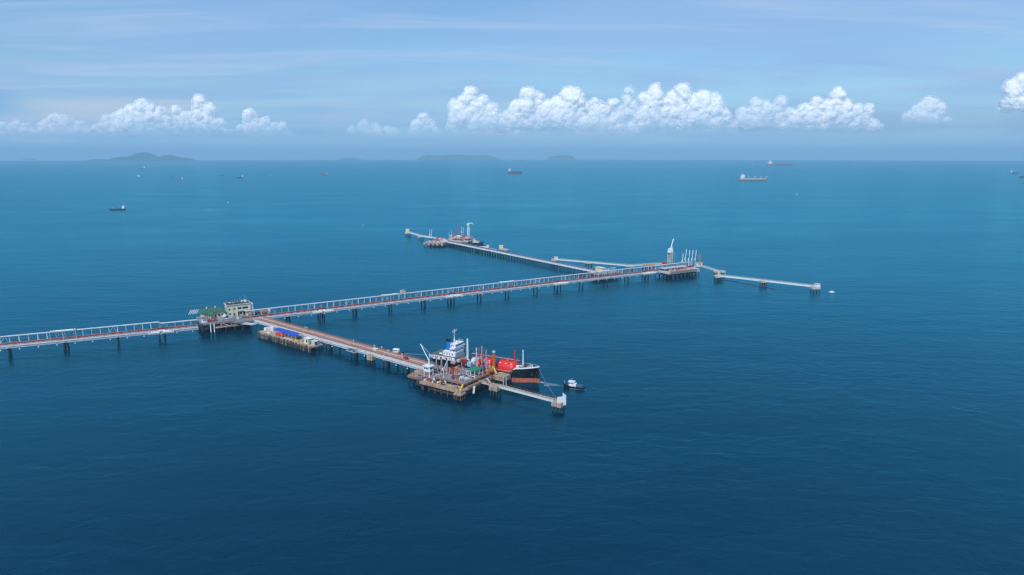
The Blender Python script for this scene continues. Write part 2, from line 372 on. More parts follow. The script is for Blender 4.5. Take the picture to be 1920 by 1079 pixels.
ms = cn.new('ShaderNodeMixShader'); cl.new(cmr.outputs[0], ms.inputs[0]); cl.new(ms0.outputs[0], ms.inputs[1]); cl.new(tr.outputs[0], ms.inputs[2])
cl.new(ms.outputs[0], cn['Material Output'].inputs['Surface'])
tA = bpy.data.textures.new('cloud_large', 'CLOUDS'); tA.noise_scale = 520; tA.noise_depth = 2; tA.noise_basis = 'ORIGINAL_PERLIN'
tB = bpy.data.textures.new('cloud_small', 'CLOUDS'); tB.noise_scale = 210; tB.noise_depth = 5
tC = bpy.data.textures.new('cloud_fine', 'CLOUDS'); tC.noise_scale = 75; tC.noise_depth = 3
wm = cm.copy(); wm.name = 'cloud_wisp'
for n in wm.node_tree.nodes:
    if n.type == 'MAP_RANGE': n.inputs[1].default_value = 1650; n.inputs[2].default_value = 3400; n.inputs[3].default_value = 1.0
wn_ = wm.node_tree.nodes; wl_ = wm.node_tree.links
w1 = wn_.new('ShaderNodeTexNoise'); w1.inputs['Scale'].default_value = 0.0032; w1.inputs['Detail'].default_value = 5; w1.inputs['Roughness'].default_value = 0.6
wg = wn_.new('ShaderNodeNewGeometry'); wl_.new(wg.outputs['Position'], w1.inputs[0])
w2 = wn_.new('ShaderNodeMapRange'); w2.inputs[1].default_value = 0.35; w2.inputs[2].default_value = 0.65; w2.inputs[3].default_value = 0.45; w2.inputs[4].default_value = 0.95
wl_.new(w1.outputs[0], w2.inputs[0])
wmx = [n for n in wn_ if n.type == 'MIX_SHADER' and any(l.to_node.type == 'OUTPUT_MATERIAL' for l in n.outputs[0].links)][0]
src = wmx.inputs[0].links[0].from_socket
wmax = wn_.new('ShaderNodeMath'); wmax.operation = 'MAXIMUM'; wl_.new(src, wmax.inputs[0]); wl_.new(w2.outputs[0], wmax.inputs[1]); wl_.new(wmax.outputs[0], wmx.inputs[0])
def hazed(m_, amt):
    h = m_.copy(); h.name = m_.name+'_hazy'; nn_ = h.node_tree.nodes; out = [n for n in nn_ if n.type == 'OUTPUT_MATERIAL'][0]
    src_ = out.inputs['Surface'].links[0].from_socket
    t_ = nn_.new('ShaderNodeBsdfTransparent'); x_ = nn_.new('ShaderNodeMixShader'); x_.inputs[0].default_value = amt
    h.node_tree.links.new(src_, x_.inputs[1]); h.node_tree.links.new(t_.outputs[0], x_.inputs[2]); h.node_tree.links.new(x_.outputs[0], out.inputs['Surface'])
    return h
cmh = hazed(cm, 0.52); wmh = hazed(wm, 0.4)
def cloud(label, cols, dist=36000.0, base_py=247, squash=1.0, voxel=40.0, hazy=False):
    """cols: (pixel x, pixel y of the top, half width px) for each turret; the base is level"""
    k = dist/1280.0
    zb = CAM_H + (291-base_py)*k
    cx = sum(c[0] for c in cols)/len(cols); X0 = (cx-960)*k
    bm = bmesh.new(); rnd = random.Random(int(cx))
    for px, top, hw in cols:
        Hc = (base_py-top)*k; W = hw*k*1.12
        r = min(W, Hc*0.5)
        z = r*0.5; f = 0
        while True:
            f = min(1, z/Hc); rr = r*(1.0-0.34*f)*rnd.uniform(0.92, 1.06)
            zz = min(z, Hc-rr)
            x = (px-cx)*k + rnd.uniform(-.10,.10)*W
            bmesh.ops.create_icosphere(bm, subdivisions=3, radius=rr, matrix=Matrix.Translation((x, rnd.uniform(-.3,.3)*W, zz)) @ Matrix.Rotation(rnd.uniform(-.6,.6),4,'Y') @ Matrix.Diagonal((rnd.uniform(.8,1.15),1.1,rnd.uniform(.85,1.2),1)))
            for q in range(1):
                r2 = rr*rnd.uniform(0.5, 0.7); a = rnd.uniform(0, math.pi)
                bmesh.ops.create_icosphere(bm, subdivisions=2, radius=r2, matrix=Matrix.Translation((x+math.cos(a)*rr*0.72, -rr*rnd.uniform(0.1,0.6), max(r2*0.3, zz+math.sin(a)*rr*0.5-r2*0.2))))
            if zz >= Hc-rr-1: break
            z = zz + rr*0.6
    for v in bm.verts:
        if v.co.z < 0: v.co.z *= 0.12
    xa = (cols[0][0]-cols[0][2]-cx)*k; xb = (cols[-1][0]+cols[-1][2]-cx)*k
    for q in range(3+len(cols)):        # low ragged scraps trailing from the base
        bmesh.ops.create_icosphere(bm, subdivisions=2, radius=1, matrix=Matrix.Translation((rnd.uniform(xa*1.12,xb*1.12), rnd.uniform(-300,300), rnd.uniform(-140,160))) @ Matrix.Diagonal((rnd.uniform(140,520),200,rnd.uniform(50,95),1)))
    me = bpy.data.meshes.new('cumulus_cloud'); bm.to_mesh(me); bm.free()
    me.polygons.foreach_set('use_smooth', [True]*len(me.polygons)); me.materials.append(cmh if hazy else cm)
    o = put('cumulus_cloud', me, None, (X0, dist, zb), label=label, category='cloud', group='cumulus clouds above the horizon')
    me2 = me.copy(); me2.materials.clear(); me2.materials.append(wmh if hazy else wm)
    for ob, off in ((o, 0), (put('wisps', me2, o), 95)):
        rm = ob.modifiers.new('union', 'REMESH'); rm.mode = 'VOXEL'; rm.voxel_size = voxel; rm.use_smooth_shade = True
        for tx, st in ((tA, 300*squash), (tB, 190*squash), (tC, 45*squash)):
            d = ob.modifiers.new('billow', 'DISPLACE'); d.texture = tx; d.texture_coords = 'GLOBAL'; d.strength = st; d.mid_level = 0.5 - (off/st if tx == tA else 0)
    return o
cloud('tall bright white cumulus at the left end of the big middle group', [(858,196,13),(872,186,17),(885,170,14),(893,192,16),(908,186,15),(926,200,13),(938,222,11)])
cloud('broad twin headed white cumulus in the centre of the middle group', [(952,214,13),(966,196,15),(988,173,17),(1008,180,12),(1024,196,18),(1045,188,18),(1064,171,18),(1082,182,14),(1094,198,9)], dist=37000)
cloud('small rounded white cumulus between the twin headed and the narrow tower clouds', [(1094,222,10),(1112,192,13),(1128,200,13),(1142,194,10),(1152,214,9)])
cloud('narrow hazy tower of cloud right of the middle of the group', [(1158,205,9),(1170,172,10),(1180,196,12),(1190,215,9)], dist=38500, hazy=True)
cloud('broad white cumulus at the right end of the middle group', [(1200,184,11),(1218,166,14),(1234,190,12),(1252,178,14),(1270,166,14),(1288,184,15),(1308,178,16),(1328,182,15),(1344,206,12)], dist=36500, base_py=243)
cloud('low pale cumulus with a flat hazy base right of the big group', [(1382,206,12),(1402,190,15),(1424,194,14),(1446,188,13),(1462,206,8)], dist=40000, base_py=236, hazy=True)
cloud('pale cumulus with a sharp bright peak right of centre', [(1476,214,11),(1496,198,14),(1514,188,13),(1532,192,12),(1550,174,11),(1564,192,12),(1586,202,13),(1606,200,10)], dist=38000, base_py=238)
cloud('small faint cumulus far right with a little peaked top', [(1680,214,12),(1698,200,12),(1716,186,12),(1734,200,14)], dist=40000, base_py=228, hazy=True)
cloud('bright white anvil shaped cumulus cut by the right edge', [(1862,162,12),(1878,150,15),(1898,156,14),(1914,168,12),(1934,176,16)], dist=36000, base_py=208)
cloud('small round white puff left of the big middle group', [(786,232,9),(797,218,10),(809,230,9)], dist=37000, base_py=250)
cloud('low flat white streak of cumulus left of the round puff', [(668,238,10),(690,231,12),(712,234,13),(734,240,11)], dist=39000, base_py=250, hazy=True)
cloud('three peaked white cumulus right of the left cloud bank', [(466,238,8),(482,211,11),(496,228,10),(512,226,10),(528,236,9),(542,234,9)], dist=36500, base_py=252)
cloud('tall white cumulus in the middle of the left cloud bank', [(254,212,12),(270,202,14),(290,192,15),(306,202,13),(322,206,12),(338,226,12)], dist=36000, base_py=250)
cloud('knobbly white cumulus with a leaning top at the right of the left bank', [(352,205,12),(372,216,14),(392,188,11),(410,200,10),(404,228,16),(424,226,12)], dist=36800, base_py=250)
cloud('long hazy white cumulus at the left of the left cloud bank', [(112,228,13),(132,219,15),(152,222,14),(176,230,16),(200,236,14),(224,222,14),(240,216,12)], dist=38500, base_py=250, hazy=True)
cloud('broken soft cloud shreds joining the left cloud bank', [(200,240,13),(222,236,13),(244,238,13)], dist=38800, base_py=251, hazy=True)
cloud('low faint flat cloud near the left edge', [(14,238,15),(34,234,16),(54,231,16),(76,236,15)], dist=39000, base_py=250, hazy=True)

# ------------------------------------------------------------------ shared pile meshes
def pile_mesh(top, r, m, name='pile'):
    return MB().tube((0,0,-6), (0,0,top), r, r, 10).mesh(name, m)

# ------------------------------------------------------------------ main pipe trestle
POLE = pile_mesh(6.3, 0.62, pile_m)
CAP = MB().bbox(-1.1, 1.1, -0.3, 9.6, 6.0, 6.9, 0.12).mesh('pile_cap', concrete_pale)
def frame_mesh(top, m):
    mb = MB()
    mb.box(-0.19, 0.19, 5.9, 6.28, 7.0, top); mb.box(-0.19, 0.19, 9.0, 9.38, 7.0, top)
    mb.box(-0.16, 0.16, 5.6, 9.7, top, top+0.3)
    mb.box(-0.12, 0.12, 6.28, 9.0, 10.2, 10.4)
    return mb.mesh('pipe_frame', m)
FR_HI = [frame_mesh(13.2, galv), frame_mesh(13.2, galv_rust), frame_mesh(13.2, white)]; FR_LO = [frame_mesh(12.0, galv), frame_mesh(12.0, galv_rust)]
fr_r = random.Random(12)
SUPPORT = MB().box(-0.2, 0.2, -0.7, 9.3, 6.4, 6.8).box(-0.15, 0.15, 4.3, 5.6, 6.8, 7.9).mesh('cross_beam', galv)
LAMP = MB().tube((0,0,0),(0,0,-1.1),0.08,0.08,6).box(-0.45,0.45,-0.45,0.45,-1.6,-1.1).mesh('under_lamp', white)

def pipe_trestle(label, p0, p1, bent0, bents, top_pipes_z=13.5, loops=(), toploops=(), low_from=None, groupn='pipe trestle spans'):
    p0 = Vector(p0); p1 = Vector(p1); d = p1-p0; Ln = d.length; rz = math.atan2(d.y, d.x)
    t = thing('pipe_trestle', label, 'pipe trestle', (p0.x, p0.y, 0), rz, groupn)
    part('walkway_deck', MB().box(0, Ln, 1.9, 4.2, 6.9, 7.1), mat('dark_grating',(0.07,0.072,0.075),0.8,var=0.3), t)
    part('girder', MB().box(0, Ln, 8.6, 9.3, 6.2, 7.4), lagging, t)
    part('girder', MB().box(0, Ln, -0.1, 0.25, 5.9, 6.7), lagging, t)
    part('large_pipe', MB().tube((0,0.35,7.35),(Ln,0.35,7.35),0.52,n=12), lagging, t)
    part('large_pipe', MB().tube((0,1.45,7.2),(Ln,1.45,7.2),0.3,n=12), concrete_pale, t)
    part('thin_pipe', MB().tube((0,3.9,7.5),(Ln,3.9,7.5),0.16,n=6), orange_pipe, t)
    part('thin_pipe', MB().tube((0,3.2,7.35),(Ln,3.2,7.35),0.14,n=6), lagging, t)
    # red pipe, stepping round each loop
    part('fire_pipe', MB().tube((0,4.9,8.55),(Ln,4.9,8.55),0.45,n=12), red, t)
    part('orange_rail', MB().box(0, Ln, 5.55, 5.75, 8.9, 9.15), orange_pipe, t)
    # walkway railing
    rl = MB()
    rl.box(0, Ln, 1.92, 2.0, 8.0, 8.08); rl.box(0, Ln, 1.92, 2.0, 7.5, 7.56)
    x = 1.0
    while x < Ln-0.5: rl.box(x-0.04, x+0.04, 1.93, 1.99, 7.1, 8.0); x += 3.0
    part('railing', rl, galv, t, kind='stuff')
    lo = low_from if low_from is not None else 1e9
    for i, (yy, rr, m) in enumerate(((6.35,0.34,galv),(7.3,0.42,lagging),(8.25,0.34,lagging),(9.0,0.28,lagging))):
        z = top_pipes_z + rr - 0.34 + 0.3
        if lo < Ln:
            part('top_pipe', MB().path([(0,yy,z),(lo,yy,z),(lo+1.6,yy,z-1.2),(Ln,yy,z-1.2)], rr, 10), m, t)
        else:
            part('top_pipe', MB().tube((0,yy,z),(Ln,yy,z),rr,n=10), m, t)
    x = 2.0; k = 0
    while x < Ln-1:
        put('pipe_frame', fr_r.choice(FR_LO if x > lo else FR_HI), t, (x,0,0))
        put('cross_beam', SUPPORT, t, (x,0,0))
        if k % 2 == 1: put('under_lamp', LAMP, t, (x+0.8,-0.35,6.2))
        if k % 6 == 3:
            zt = (12.0 if x > lo else 13.2)
            part('bracing', MB().beam((x+0.4,6.1,8.9),(x+2.6,6.1,zt),0.2,0.2).beam((x+5.6,6.1,8.9),(x+3.4,6.1,zt),0.2,0.2), galv, t, kind='stuff')
        x += 6.0; k += 1
    for i, bx in enumerate(bents):
        big = any(abs(bx-l) < 9 for l in loops)
        put('pile_cap', CAP, t, (bx,0,0))
        for dx in ((-2.2, 2.2) if big else (0,)):
            for yy in (1.2, 7.8):
                p = put('pile', POLE, t, (bx+dx, yy, 0))
                if bx % 2 < 1 or big: p.rotation_euler = (0, (0.13 if dx < 0 else -0.13) if big else 0, 0)
        if not big and i % 2 == 0:
            put('pile', POLE, t, (bx+2.6, 4.5, 0)).rotation_euler = (0, -0.16, 0)
    for lx in loops:                       # low U loops reaching out on the near side
        mb = MB()
        for j in range(3):
            w_ = 9.0-1.7*j; o_ = -4.6+1.1*j; z = 7.5+0.35*j
            mb.path([(lx-w_,0.3+0.4*j,z),(lx-w_,o_,z),(lx-1.5-0.5*j,o_,z),(lx-1.5-0.5*j,0.5,z),(lx+1.5+0.5*j,0.5,z),(lx+1.5+0.5*j,o_,z),(lx+w_,o_,z),(lx+w_,0.3+0.4*j,z)], 0.33, 8)
        part('expansion_loop', mb, white, t)
        part('loop_bracket', MB().box(lx-9.5,lx+9.5,-5.2,-4.9,6.5,6.8).box(lx-9.5,lx-9.1,-4.9,0,6.3,6.8).box(lx+9.1,lx+9.5,-4.9,0,6.3,6.8).box(lx-2.2,lx-1.8,-4.9,0,6.3,6.8).box(lx+1.8,lx+2.2,-4.9,0,6.3,6.8), concrete_pale, t)
        part('red_bypass', MB().path([(lx-3,4.9,8.6),(lx-2,3.0,9.6),(lx+3,3.0,9.6),(lx+5,4.9,8.6)],0.4,8), red, t)
    for lx in toploops:                    # raised loops among the top pipes
        mb = MB()
        for j in range(3):
            w_ = 8.0-1.6*j; z = top_pipes_z+1.7-0.2*j
            y0 = 6.3+0.9*j
            mb.path([(lx-w_,y0,z-1.2),(lx-w_,y0,z),(lx-w_,y0-3.6+0.9*j,z),(lx+w_,y0-3.6+0.9*j,z),(lx+w_,y0,z),(lx+w_,y0,z-1.2)],0.3,8)
        part('expansion_loop', mb, white, t)
        fr = MB()
        for sx in (-8.6, 0, 8.6):
            fr.box(lx+sx-0.15,lx+sx+0.15,2.5,2.8,7.1,top_pipes_z+0.9); fr.box(lx+sx-0.15,lx+sx+0.15,2.5,6,top_pipes_z+0.6,top_pipes_z+0.9)
        fr.box(lx-8.8,lx+8.8,2.45,2.75,top_pipes_z+0.95,top_pipes_z+1.15)
        part('loop_frame', fr, galv, t)
    return t

def along(p0, p1, px, py, z=6.5):
    p0 = Vector(p0); d = (Vector(p1)-p0).normalized(); return (at(px, py, z)-p0).dot(d)
W0 = (-470.0, 686.5-0.4887*470, 0); W1 = (-264.0, 686.5-0.4887*264, 0)
wb = [along(W0, W1, *q) for q in ((14,653),(119,641.5),(220,631),(303,624))]
pipe_trestle('western span of the white pipe trestle running off the left edge', W0, W1, 0, [wb[0]-35]+wb,
             loops=(wb[3],), toploops=(wb[1],), low_from=wb[3]-2)
E0 = (-234.0, 0.6084*-234+727.58, 0); E1 = (236.0, 0.6084*236+727.58, 0)
eb = [along(E0, E1, *q) for q in ((539,592),(607,587),(665,577),(733,569),(795,562),(848,556),(900,549.5),(954,543.7),(1006,537),(1047,532),(1092,527),(1140,522),(1180,517.5),(1218,514),(1262,509))]
pipe_trestle('long eastern span of the white pipe trestle from the control buildings to the far jetty', E0, E1, 0, eb,
             loops=(eb[1], eb[5], eb[9], eb[13]), toploops=(eb[3], eb[7], eb[11]-4))
cabx = along(E0, E1, 760, 566)
# little pale cabin on the trestle
dE = (Vector(E1)-Vector(E0)).normalized(); nE = Vector((-dE.y, dE.x, 0)); rzE = math.atan2(dE.y, dE.x)
q = Vector(E0)+dE*cabx+nE*8.0
t = thing('equipment_cabin', 'tiny cream cabin raised on posts over the middle of the long pipe trestle', 'cabin', (q.x,q.y,13.9), rzE)
part('wall', MB().box(-2.4,2.4,-1.5,1.5,0.9,3.0), cream, t); part('roof', MB().box(-2.8,2.8,-1.9,1.9,3.0,3.25), tan, t)
part('leg', MB().box(-2.3,-2.1,-1.4,-1.2,-6.7,0.9), galv, t); part('leg', MB().box(2.1,2.3,-1.4,-1.2,-6.7,0.9), galv, t)

# ------------------------------------------------------------------ junction platform and its buildings
JO = at(470, 602, 7.5); rzJ = R(31.4)
uJ = Vector((math.cos(rzJ), math.sin(rzJ), 0)); vJ = Vector((-uJ.y, uJ.x, 0))
def J(u, v, z=0): p = JO + uJ*u + vJ*v; return (p.x, p.y, z)
jp = thing('junction_platform', 'dark piled platform under the cream and green roofed buildings where the trestles meet', 'platform', J(0,0), rzJ)
part('deck', MB().bbox(-39, 3, 8, 40, 6.4, 7.9, 0.15), concrete_grey, jp)
part('under_deck_shade', MB().box(-37.5, 2, 9.5, 38, 2.2, 6.38), dark, jp)  # solid dark block added in place of the shade among the piles
part('front_ledge', MB().bbox(-12, 3, 1, 7.98, 6.4, 7.7, 0.12), concrete_grey, jp)
part('lower_frame', MB().box(-28,-4,3.5,7.9,3.6,4.2).box(-24,-22.8,3.5,4,4.2,7.4).box(-16,-14.8,3.5,4,4.2,7.4).box(-6.5,-5.3,3.5,4,4.2,7.4), concrete, jp)
part('landing_stair', MB().beam((-22.5,3.7,7.4),(-16,3.7,4.3),0.9,0.4).beam((-14.5,3.7,7.4),(-7,3.7,4.3),0.9,0.4), concrete_pale, jp)
PJ = pile_mesh(6.5, 0.55, pile_m)
for iu in range(7):
    for iv in range(5):
        put('pile', PJ, jp, (-37.5+6.5*iu, 9+7.2*iv, 0))
for iu in range(4): put('pile', pile_mesh(3.7,0.4,pile_m), jp, (-27+7*iu, 4.4, 0))
rl = MB()
for z in (8.4, 8.95): rl.box(-39,3,8.1,8.17,z,z+0.07)
for i in range(21): rl.box(-39+2*i,-38.93+2*i,8.1,8.17,7.9,9.0)
part('railing', rl, galv, jp, kind='stuff')

# cream two storey building
cbp = at(426.5, 594.5, 7.9); cb_ = thing('control_building', 'two storey cream control building with a dark flat roof at the trestle junction', 'building', (cbp.x, cbp.y, 7.9), rzJ)
Wd, Dp, Hh = 20.0, 12.0, 10.2
part('wall', MB().box(0,Wd,0,Dp,0,Hh), cream, cb_)
part('roof', MB().box(-0.7,Wd+0.7,-0.9,Dp+0.7,Hh,Hh+0.35), concrete_pale, cb_)
part('roof_deck', MB().box(0.2,Wd-0.2,0.2,Dp-0.2,Hh+0.354,Hh+0.45), mat('roof_dark', (0.06,0.065,0.07), 0.8, var=0.3), cb_)
for x in (0, 4.4, 8.4, 12.7, Wd-0.5): part('column', MB().box(x,x+0.5,-0.45,-0.01,0,Hh), cream, cb_)
part('balcony', MB().box(8.9,12.7,-1.5,-0.46,4.3,5.4), cream, cb_)
part('balcony', MB().box(13.2,Wd-0.5,-1.5,-0.46,4.3,5.4), cream, cb_)
for x0,x1,z0,z1 in ((1.6,3.0,5.6,7.2),(1.6,3.0,1.4,3.0),(5.8,7.2,5.8,7.2),(5.6,6.8,0.3,2.6),(9.3,12.4,5.9,7.6),(13.5,17.9,5.9,7.6),(9.2,10.4,0.2,3.6),(10.8,12.4,0.8,3.4),(13.6,15.2,0.2,3.6),(15.8,17.9,0.9,3.4)):
    part('window', MB().box(x0,x1,-0.06,-0.005,z0,z1), window_m, cb_)
for y0 in (2, 5.2, 8.4):
    for z0 in (1.5, 5.7): part('window', MB().box(-0.06,-0.005,y0,y0+1.5,z0,z0+1.4), window_m, cb_)
part('stair_tower', MB().box(Wd+0.01,Wd+2.6,1,5,0,Hh-0.6), white, cb_)
part('satellite_dish', MB().tube((14.2,6,Hh+0.45),(14.2,6,Hh+1.6),0.1,n=6).tube((14.1,5.7,Hh+1.8),(13.7,4.9,Hh+2.3),0.9,0.15,10), white, cb_)
part('roof_plant', MB().box(16,18,6,9,Hh+0.45,Hh+2.0).box(3,4.5,6,8,Hh+0.45,Hh+1.3).box(6,7.2,4,6,Hh+0.45,Hh+1.2), white, cb_)
an = MB()
for x,y,h in ((2,9,3),(8.5,8,4),(11,9,2.6),(13,8,5.5),(17.3,9.5,6.5),(18.2,6,5)): an.tube((x,y,Hh+0.4),(x,y,Hh+h),0.07,n=5)
part('antenna', an, galv, cb_, kind='stuff')
pan = MB()
for i in range(9): pan.add([(1+i*1.25,1,Hh+0.8),(2+i*1.25,1,Hh+0.8),(2+i*1.25,3.4,Hh+1.5),(1+i*1.25,3.4,Hh+1.5)],[(0,1,2,3)])
part('solar_panel', pan, window_m, cb_, kind='stuff')

# green roofed building
gp = at(379, 600, 7.9); gb = thing('office_building', 'low cream building with a dark green hipped roof left of the cream control building', 'building', (gp.x, gp.y, 7.9), rzJ)
oc = [(1.5,0),(19,0),(19,9.5),(4,9.5),(1,8.6),(-0.6,6),(-0.6,2.6)]
part('wall', MB().prism([(p[0]*0.97+0.3,p[1]*1.3+0.3) for p in oc],0,5.4), cream, gb)
rf = [(1,-1.2),(19.6,-1.2),(19.6,10.4),(3.6,10.4),(0,9.2),(-1.8,6.4),(-1.8,2)]
cxr, cyr = 9.5, 4.7
rf = [(p[0],p[1]*1.3) for p in rf]; cyr = 6.2
part('roof', MB().loft([[(p[0],p[1],5.4) for p in rf],[(p[0],p[1],5.65) for p in rf],[(cxr+(p[0]-cxr)*0.62,cyr+(p[1]-cyr)*0.12,8.6) for p in rf]]), green_roof, gb)
part('porch_roof', MB().loft([[(5,-3.8,4.6),(9,-3.8,4.6),(9,-1.6,4.6),(5,-1.6,4.6)],[(5.2,-3.6,5.0),(8.8,-3.6,5.0),(8.8,-1.6,6.0),(5.2,-1.6,6.0)]]), green_canopy, gb)
for x in (10.5, 13.5, 16.3): part('window', MB().box(x,x+1.5,0.24,0.285,1.2,3.2), window_m, gb)
part('roof_vent', MB().tube((5,5,7.5),(5,5,9.6),0.55,n=10).tube((5,5,9.6),(5,5,10.2),0.7,0.1,10), cream, gb)
part('roof_vent', MB().tube((12,5,7.5),(12,5,9.6),0.55,n=10).tube((12,5,9.6),(12,5,10.2),0.7,0.1,10), cream, gb)
# ribbed sheet lean-to left of it
sp = at(362, 589, 9)
t = thing('pipe_ramp', 'slanting set of white pipes rising left of the green roof', 'pipes', (sp.x, sp.y, 0), rzJ)
for i in range(5): part('pipe', MB().path([(-4+i*1.5,-3,9.5),(-1+i*1.5,3,12.0),(1+i*1.5,8,10),(2+i*1.5,9,7)],0.28,8), white, t)
# white cabin at the corner
wc = at(378.5, 607.5, 7.2); t = thing('gatehouse', 'small white cabin with a rounded corner at the left tip of the junction platform', 'cabin', (wc.x, wc.y, 7.2), rzJ)
part('wall', MB().bbox(0,4.8,0,5,0,4.6,0.8), ship_white, t); part('roof', MB().bbox(-0.5,5.3,-0.5,6.5,4.6,4.95,0.2), concrete_grey, t)
part('window', MB().box(1.2,2.2,-0.05,-0.005,2.3,3.5), window_m, t); part('window', MB().box(2.7,3.7,-0.05,-0.005,2.3,3.5), window_m, t)
part('support', MB().box(0.3,4.5,0.4,4.6,-5,-0.02), concrete, t)
# red manifold frames
for n_, (px, py) in enumerate(((393.5,622),(399.5,621),(407,619.5))):
    p = at(px, py, 0)
    t = thing('fire_manifold', ('tall red fire water frame nearest the white cabin', 'middle red fire water frame before the green roofed building', 'red fire water frame nearest the cream building')[n_], 'fire frame', (p.x,p.y,0), rzJ, 'red fire water frames')
    part('column', MB().box(-0.8,-0.45,-0.2,0.2,3.5,14.5), red, t); part('column', MB().box(0.5,0.85,-0.2,0.2,3.0,14.0-n_), red, t)
    for z_ in (5.0,7.4,9.2,11.4): part('pipe', MB().tube((-0.8,0.1,z_),(0.85,0.1,z_),0.28), red, t)
    part('feed_pipe', MB().tube((0,0.1,8.2),(0,8,8.2),0.3), red, t)
for px, lab in ((396,'left white painted mooring pile in front of the junction platform'),(402.6,'right white painted mooring pile in front of the junction platform')):
    p = at(px, 623, 0); single('mooring_pile', MB().tube((0,0,-5),(0,0,7.4),0.5,n=12), ship_white, lab, 'pile', tuple(p), 0, 'white mooring piles')
p = at(421.5, 596, 8); single('storage_tank', MB().capsule((-1.6,0,1.8),(1.6,0,1.8),1.5,16), ship_white, 'small white round ended tank in the shade between the two buildings', 'tank', (p.x,p.y,7.9), R(100))
for (px,py,w_,h,m,lab) in ((432,598,3,1.6,light_blue,'blue grey machine box left of the control building door'),(424,600,2,1.3,white,'small white locker on the platform edge'),(446,599,1.4,2.2,white,'white post box before the control building'),(412,600.5,3.2,1.4,grey_steel,'grey skid beside the red fire frames')):
    p = at(px,py,8); single('equipment_box', MB().bbox(-w_/2,w_/2,-0.9,0.9,0,h,0.12), m, lab, 'box', (p.x,p.y,7.9), rzJ, 'equipment on the junction platform')
jr = random.Random(21)
for i in range(40):
    u0 = jr.uniform(-33,0); v0 = jr.uniform(9,15); 
    part('deck_pipe', MB().path([(u0,v0,7.9),(u0,v0,8.6+jr.random()),(u0+jr.uniform(1.5,5),v0,8.6),(u0+jr.uniform(1.5,5),v0+1,7.9)],jr.uniform(.15,.32),6), jr.choice([grey_steel,galv,concrete_pale,red,dark,lagging]), jp)
# side walkway right of platform
p = at(468, 606, 6)
t = thing('side_walkway', 'grey pipe ledge hanging between junction platform and orange trestle', 'walkway', (p.x,p.y,0), R(-20))
part('deck', MB().box(-9,6,-3.5,-2.4,5.2,5.6), galv, t); part('pipe', MB().tube((-9,-1.8,5.9),(8,-1.8,5.9),0.4), lagging, t); part('pipe', MB().tube((-6,-1.0,6.2),(9,-1.0,6.2),0.4), lagging, t)
part('pile', MB().tube((-6,-2.5,-5),(-6,-2.5,5.2),0.4), pile_m, t); part('pile', MB().tube((3,-2.5,-5),(3,-2.5,5.2),0.4), pile_m, t)
# far brown landing behind the control building
p = at(494, 585, 6)
t = thing('mooring_platform', 'low brown topped landing behind the trestle, right of the control building', 'platform', (p.x,p.y,0), rzJ)
part('deck', MB().bbox(-13,5,0,7,4.8,6.2,0.15), rusty, t); part('fender', MB().box(5.02,6.2,0.5,6.5,4.5,7.4), ship_white, t)
for i in range(4):
    for j in range(2): put('pile', PJ, t, (-11+4.6*i,1.5+4*j,-1.7))
p = at(470.5,597,8); single('gate_frame', MB().box(-0.3,0.3,-3,-2.4,0,5).box(-0.3,0.3,2.4,3,0,5).box(-0.3,0.3,-3,3,5,5.6), orange, 'orange red steel portal where the pipe trestle leaves the junction', 'portal', (p.x,p.y,7.5), rzJ)

# ------------------------------------------------------------------ orange trestle
B0 = at(474, 601, 7); B1 = at(796, 692.5, 7); dB = B1-B0; LB = dB.length; rzB = math.atan2(dB.y, dB.x)
tb = thing('road_trestle', 'rust and tan coloured jetty bridge with white pipes leading to the gas tanker berth', 'pipe trestle', tuple(B0), rzB)
part('deck', MB().box(0,LB,3.2,11.2,6.6,7.2), tan, tb)
part('girder', MB().box(0,LB,3.0,3.19,5.6,7.0), galv, tb); part('girder', MB().box(0,LB,11.21,11.5,5.9,7.9), pink_red, tb)
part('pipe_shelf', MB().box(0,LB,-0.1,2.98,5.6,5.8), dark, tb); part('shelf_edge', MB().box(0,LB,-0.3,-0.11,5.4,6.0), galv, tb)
for yy,zz,rr,m in ((0.35,6.4,0.45,lagging),(1.5,6.5,0.4,concrete_pale),(2.5,6.6,0.3,lagging)): part('large_pipe', MB().tube((0,yy,zz),(LB,yy,zz),rr,n=12), m, tb)
for yy,zz,rr,m in ((3.7,7.7,0.3,pink_red),(4.45,7.7,0.22,concrete_pale),(5.05,7.7,0.25,rusty),(7.5,7.65,0.22,galv),(8.2,7.7,0.3,orange_pipe),(9.0,7.75,0.35,pink_red),(9.9,7.7,0.24,tan),(10.7,7.9,0.3,rusty)):
    part('deck_pipe', MB().tube((0,yy,zz),(LB,yy,zz),rr,n=8), m, tb)
part('side_rail', MB().box(0,LB,11.3,11.4,8.6,8.75), pink_red, tb)
part('side_rail', MB().box(0,LB,3.25,3.35,8.3,8.42), orange_pipe, tb)
rp = MB()
x = 1.5
while x < LB: rp.box(x-0.05,x+0.05,11.3,11.4,7.2,8.6); rp.box(x-0.05,x+0.05,3.25,3.35,7.2,8.3); x += 3
part('rail_posts', rp, rusty, tb, kind='stuff')
SLP = MB().box(-0.35,0.35,3.3,11.2,7.2,7.42).mesh('pipe_sleeper', concrete)
x = 4
while x < LB-1: put('pipe_sleeper', SLP, tb, (x,0,0)); x += 6
CAPB = MB().bbox(-0.9,0.9,-0.6,11.8,5.0,5.7,0.1).mesh('pile_cap', concrete)
PB = pile_mesh(5.2, 0.5, pile_m)
def alb(px, py, z=5.5): return (at(px,py,z)-B0).dot(dB.normalized())
for px in (500, 535, 570, 602, 648, 706, 742, 768):
    py = 602+(px-470)*0.314+3
    bx = alb(px, py)
    put('pile_cap', CAPB, tb, (bx,0,0))
    for dx, yy in ((-1.8,0.6),(1.8,0.6),(-1.8,6),(1.8,10.8),(0,3.5)): put('pile', PB, tb, (bx+dx,yy,0))
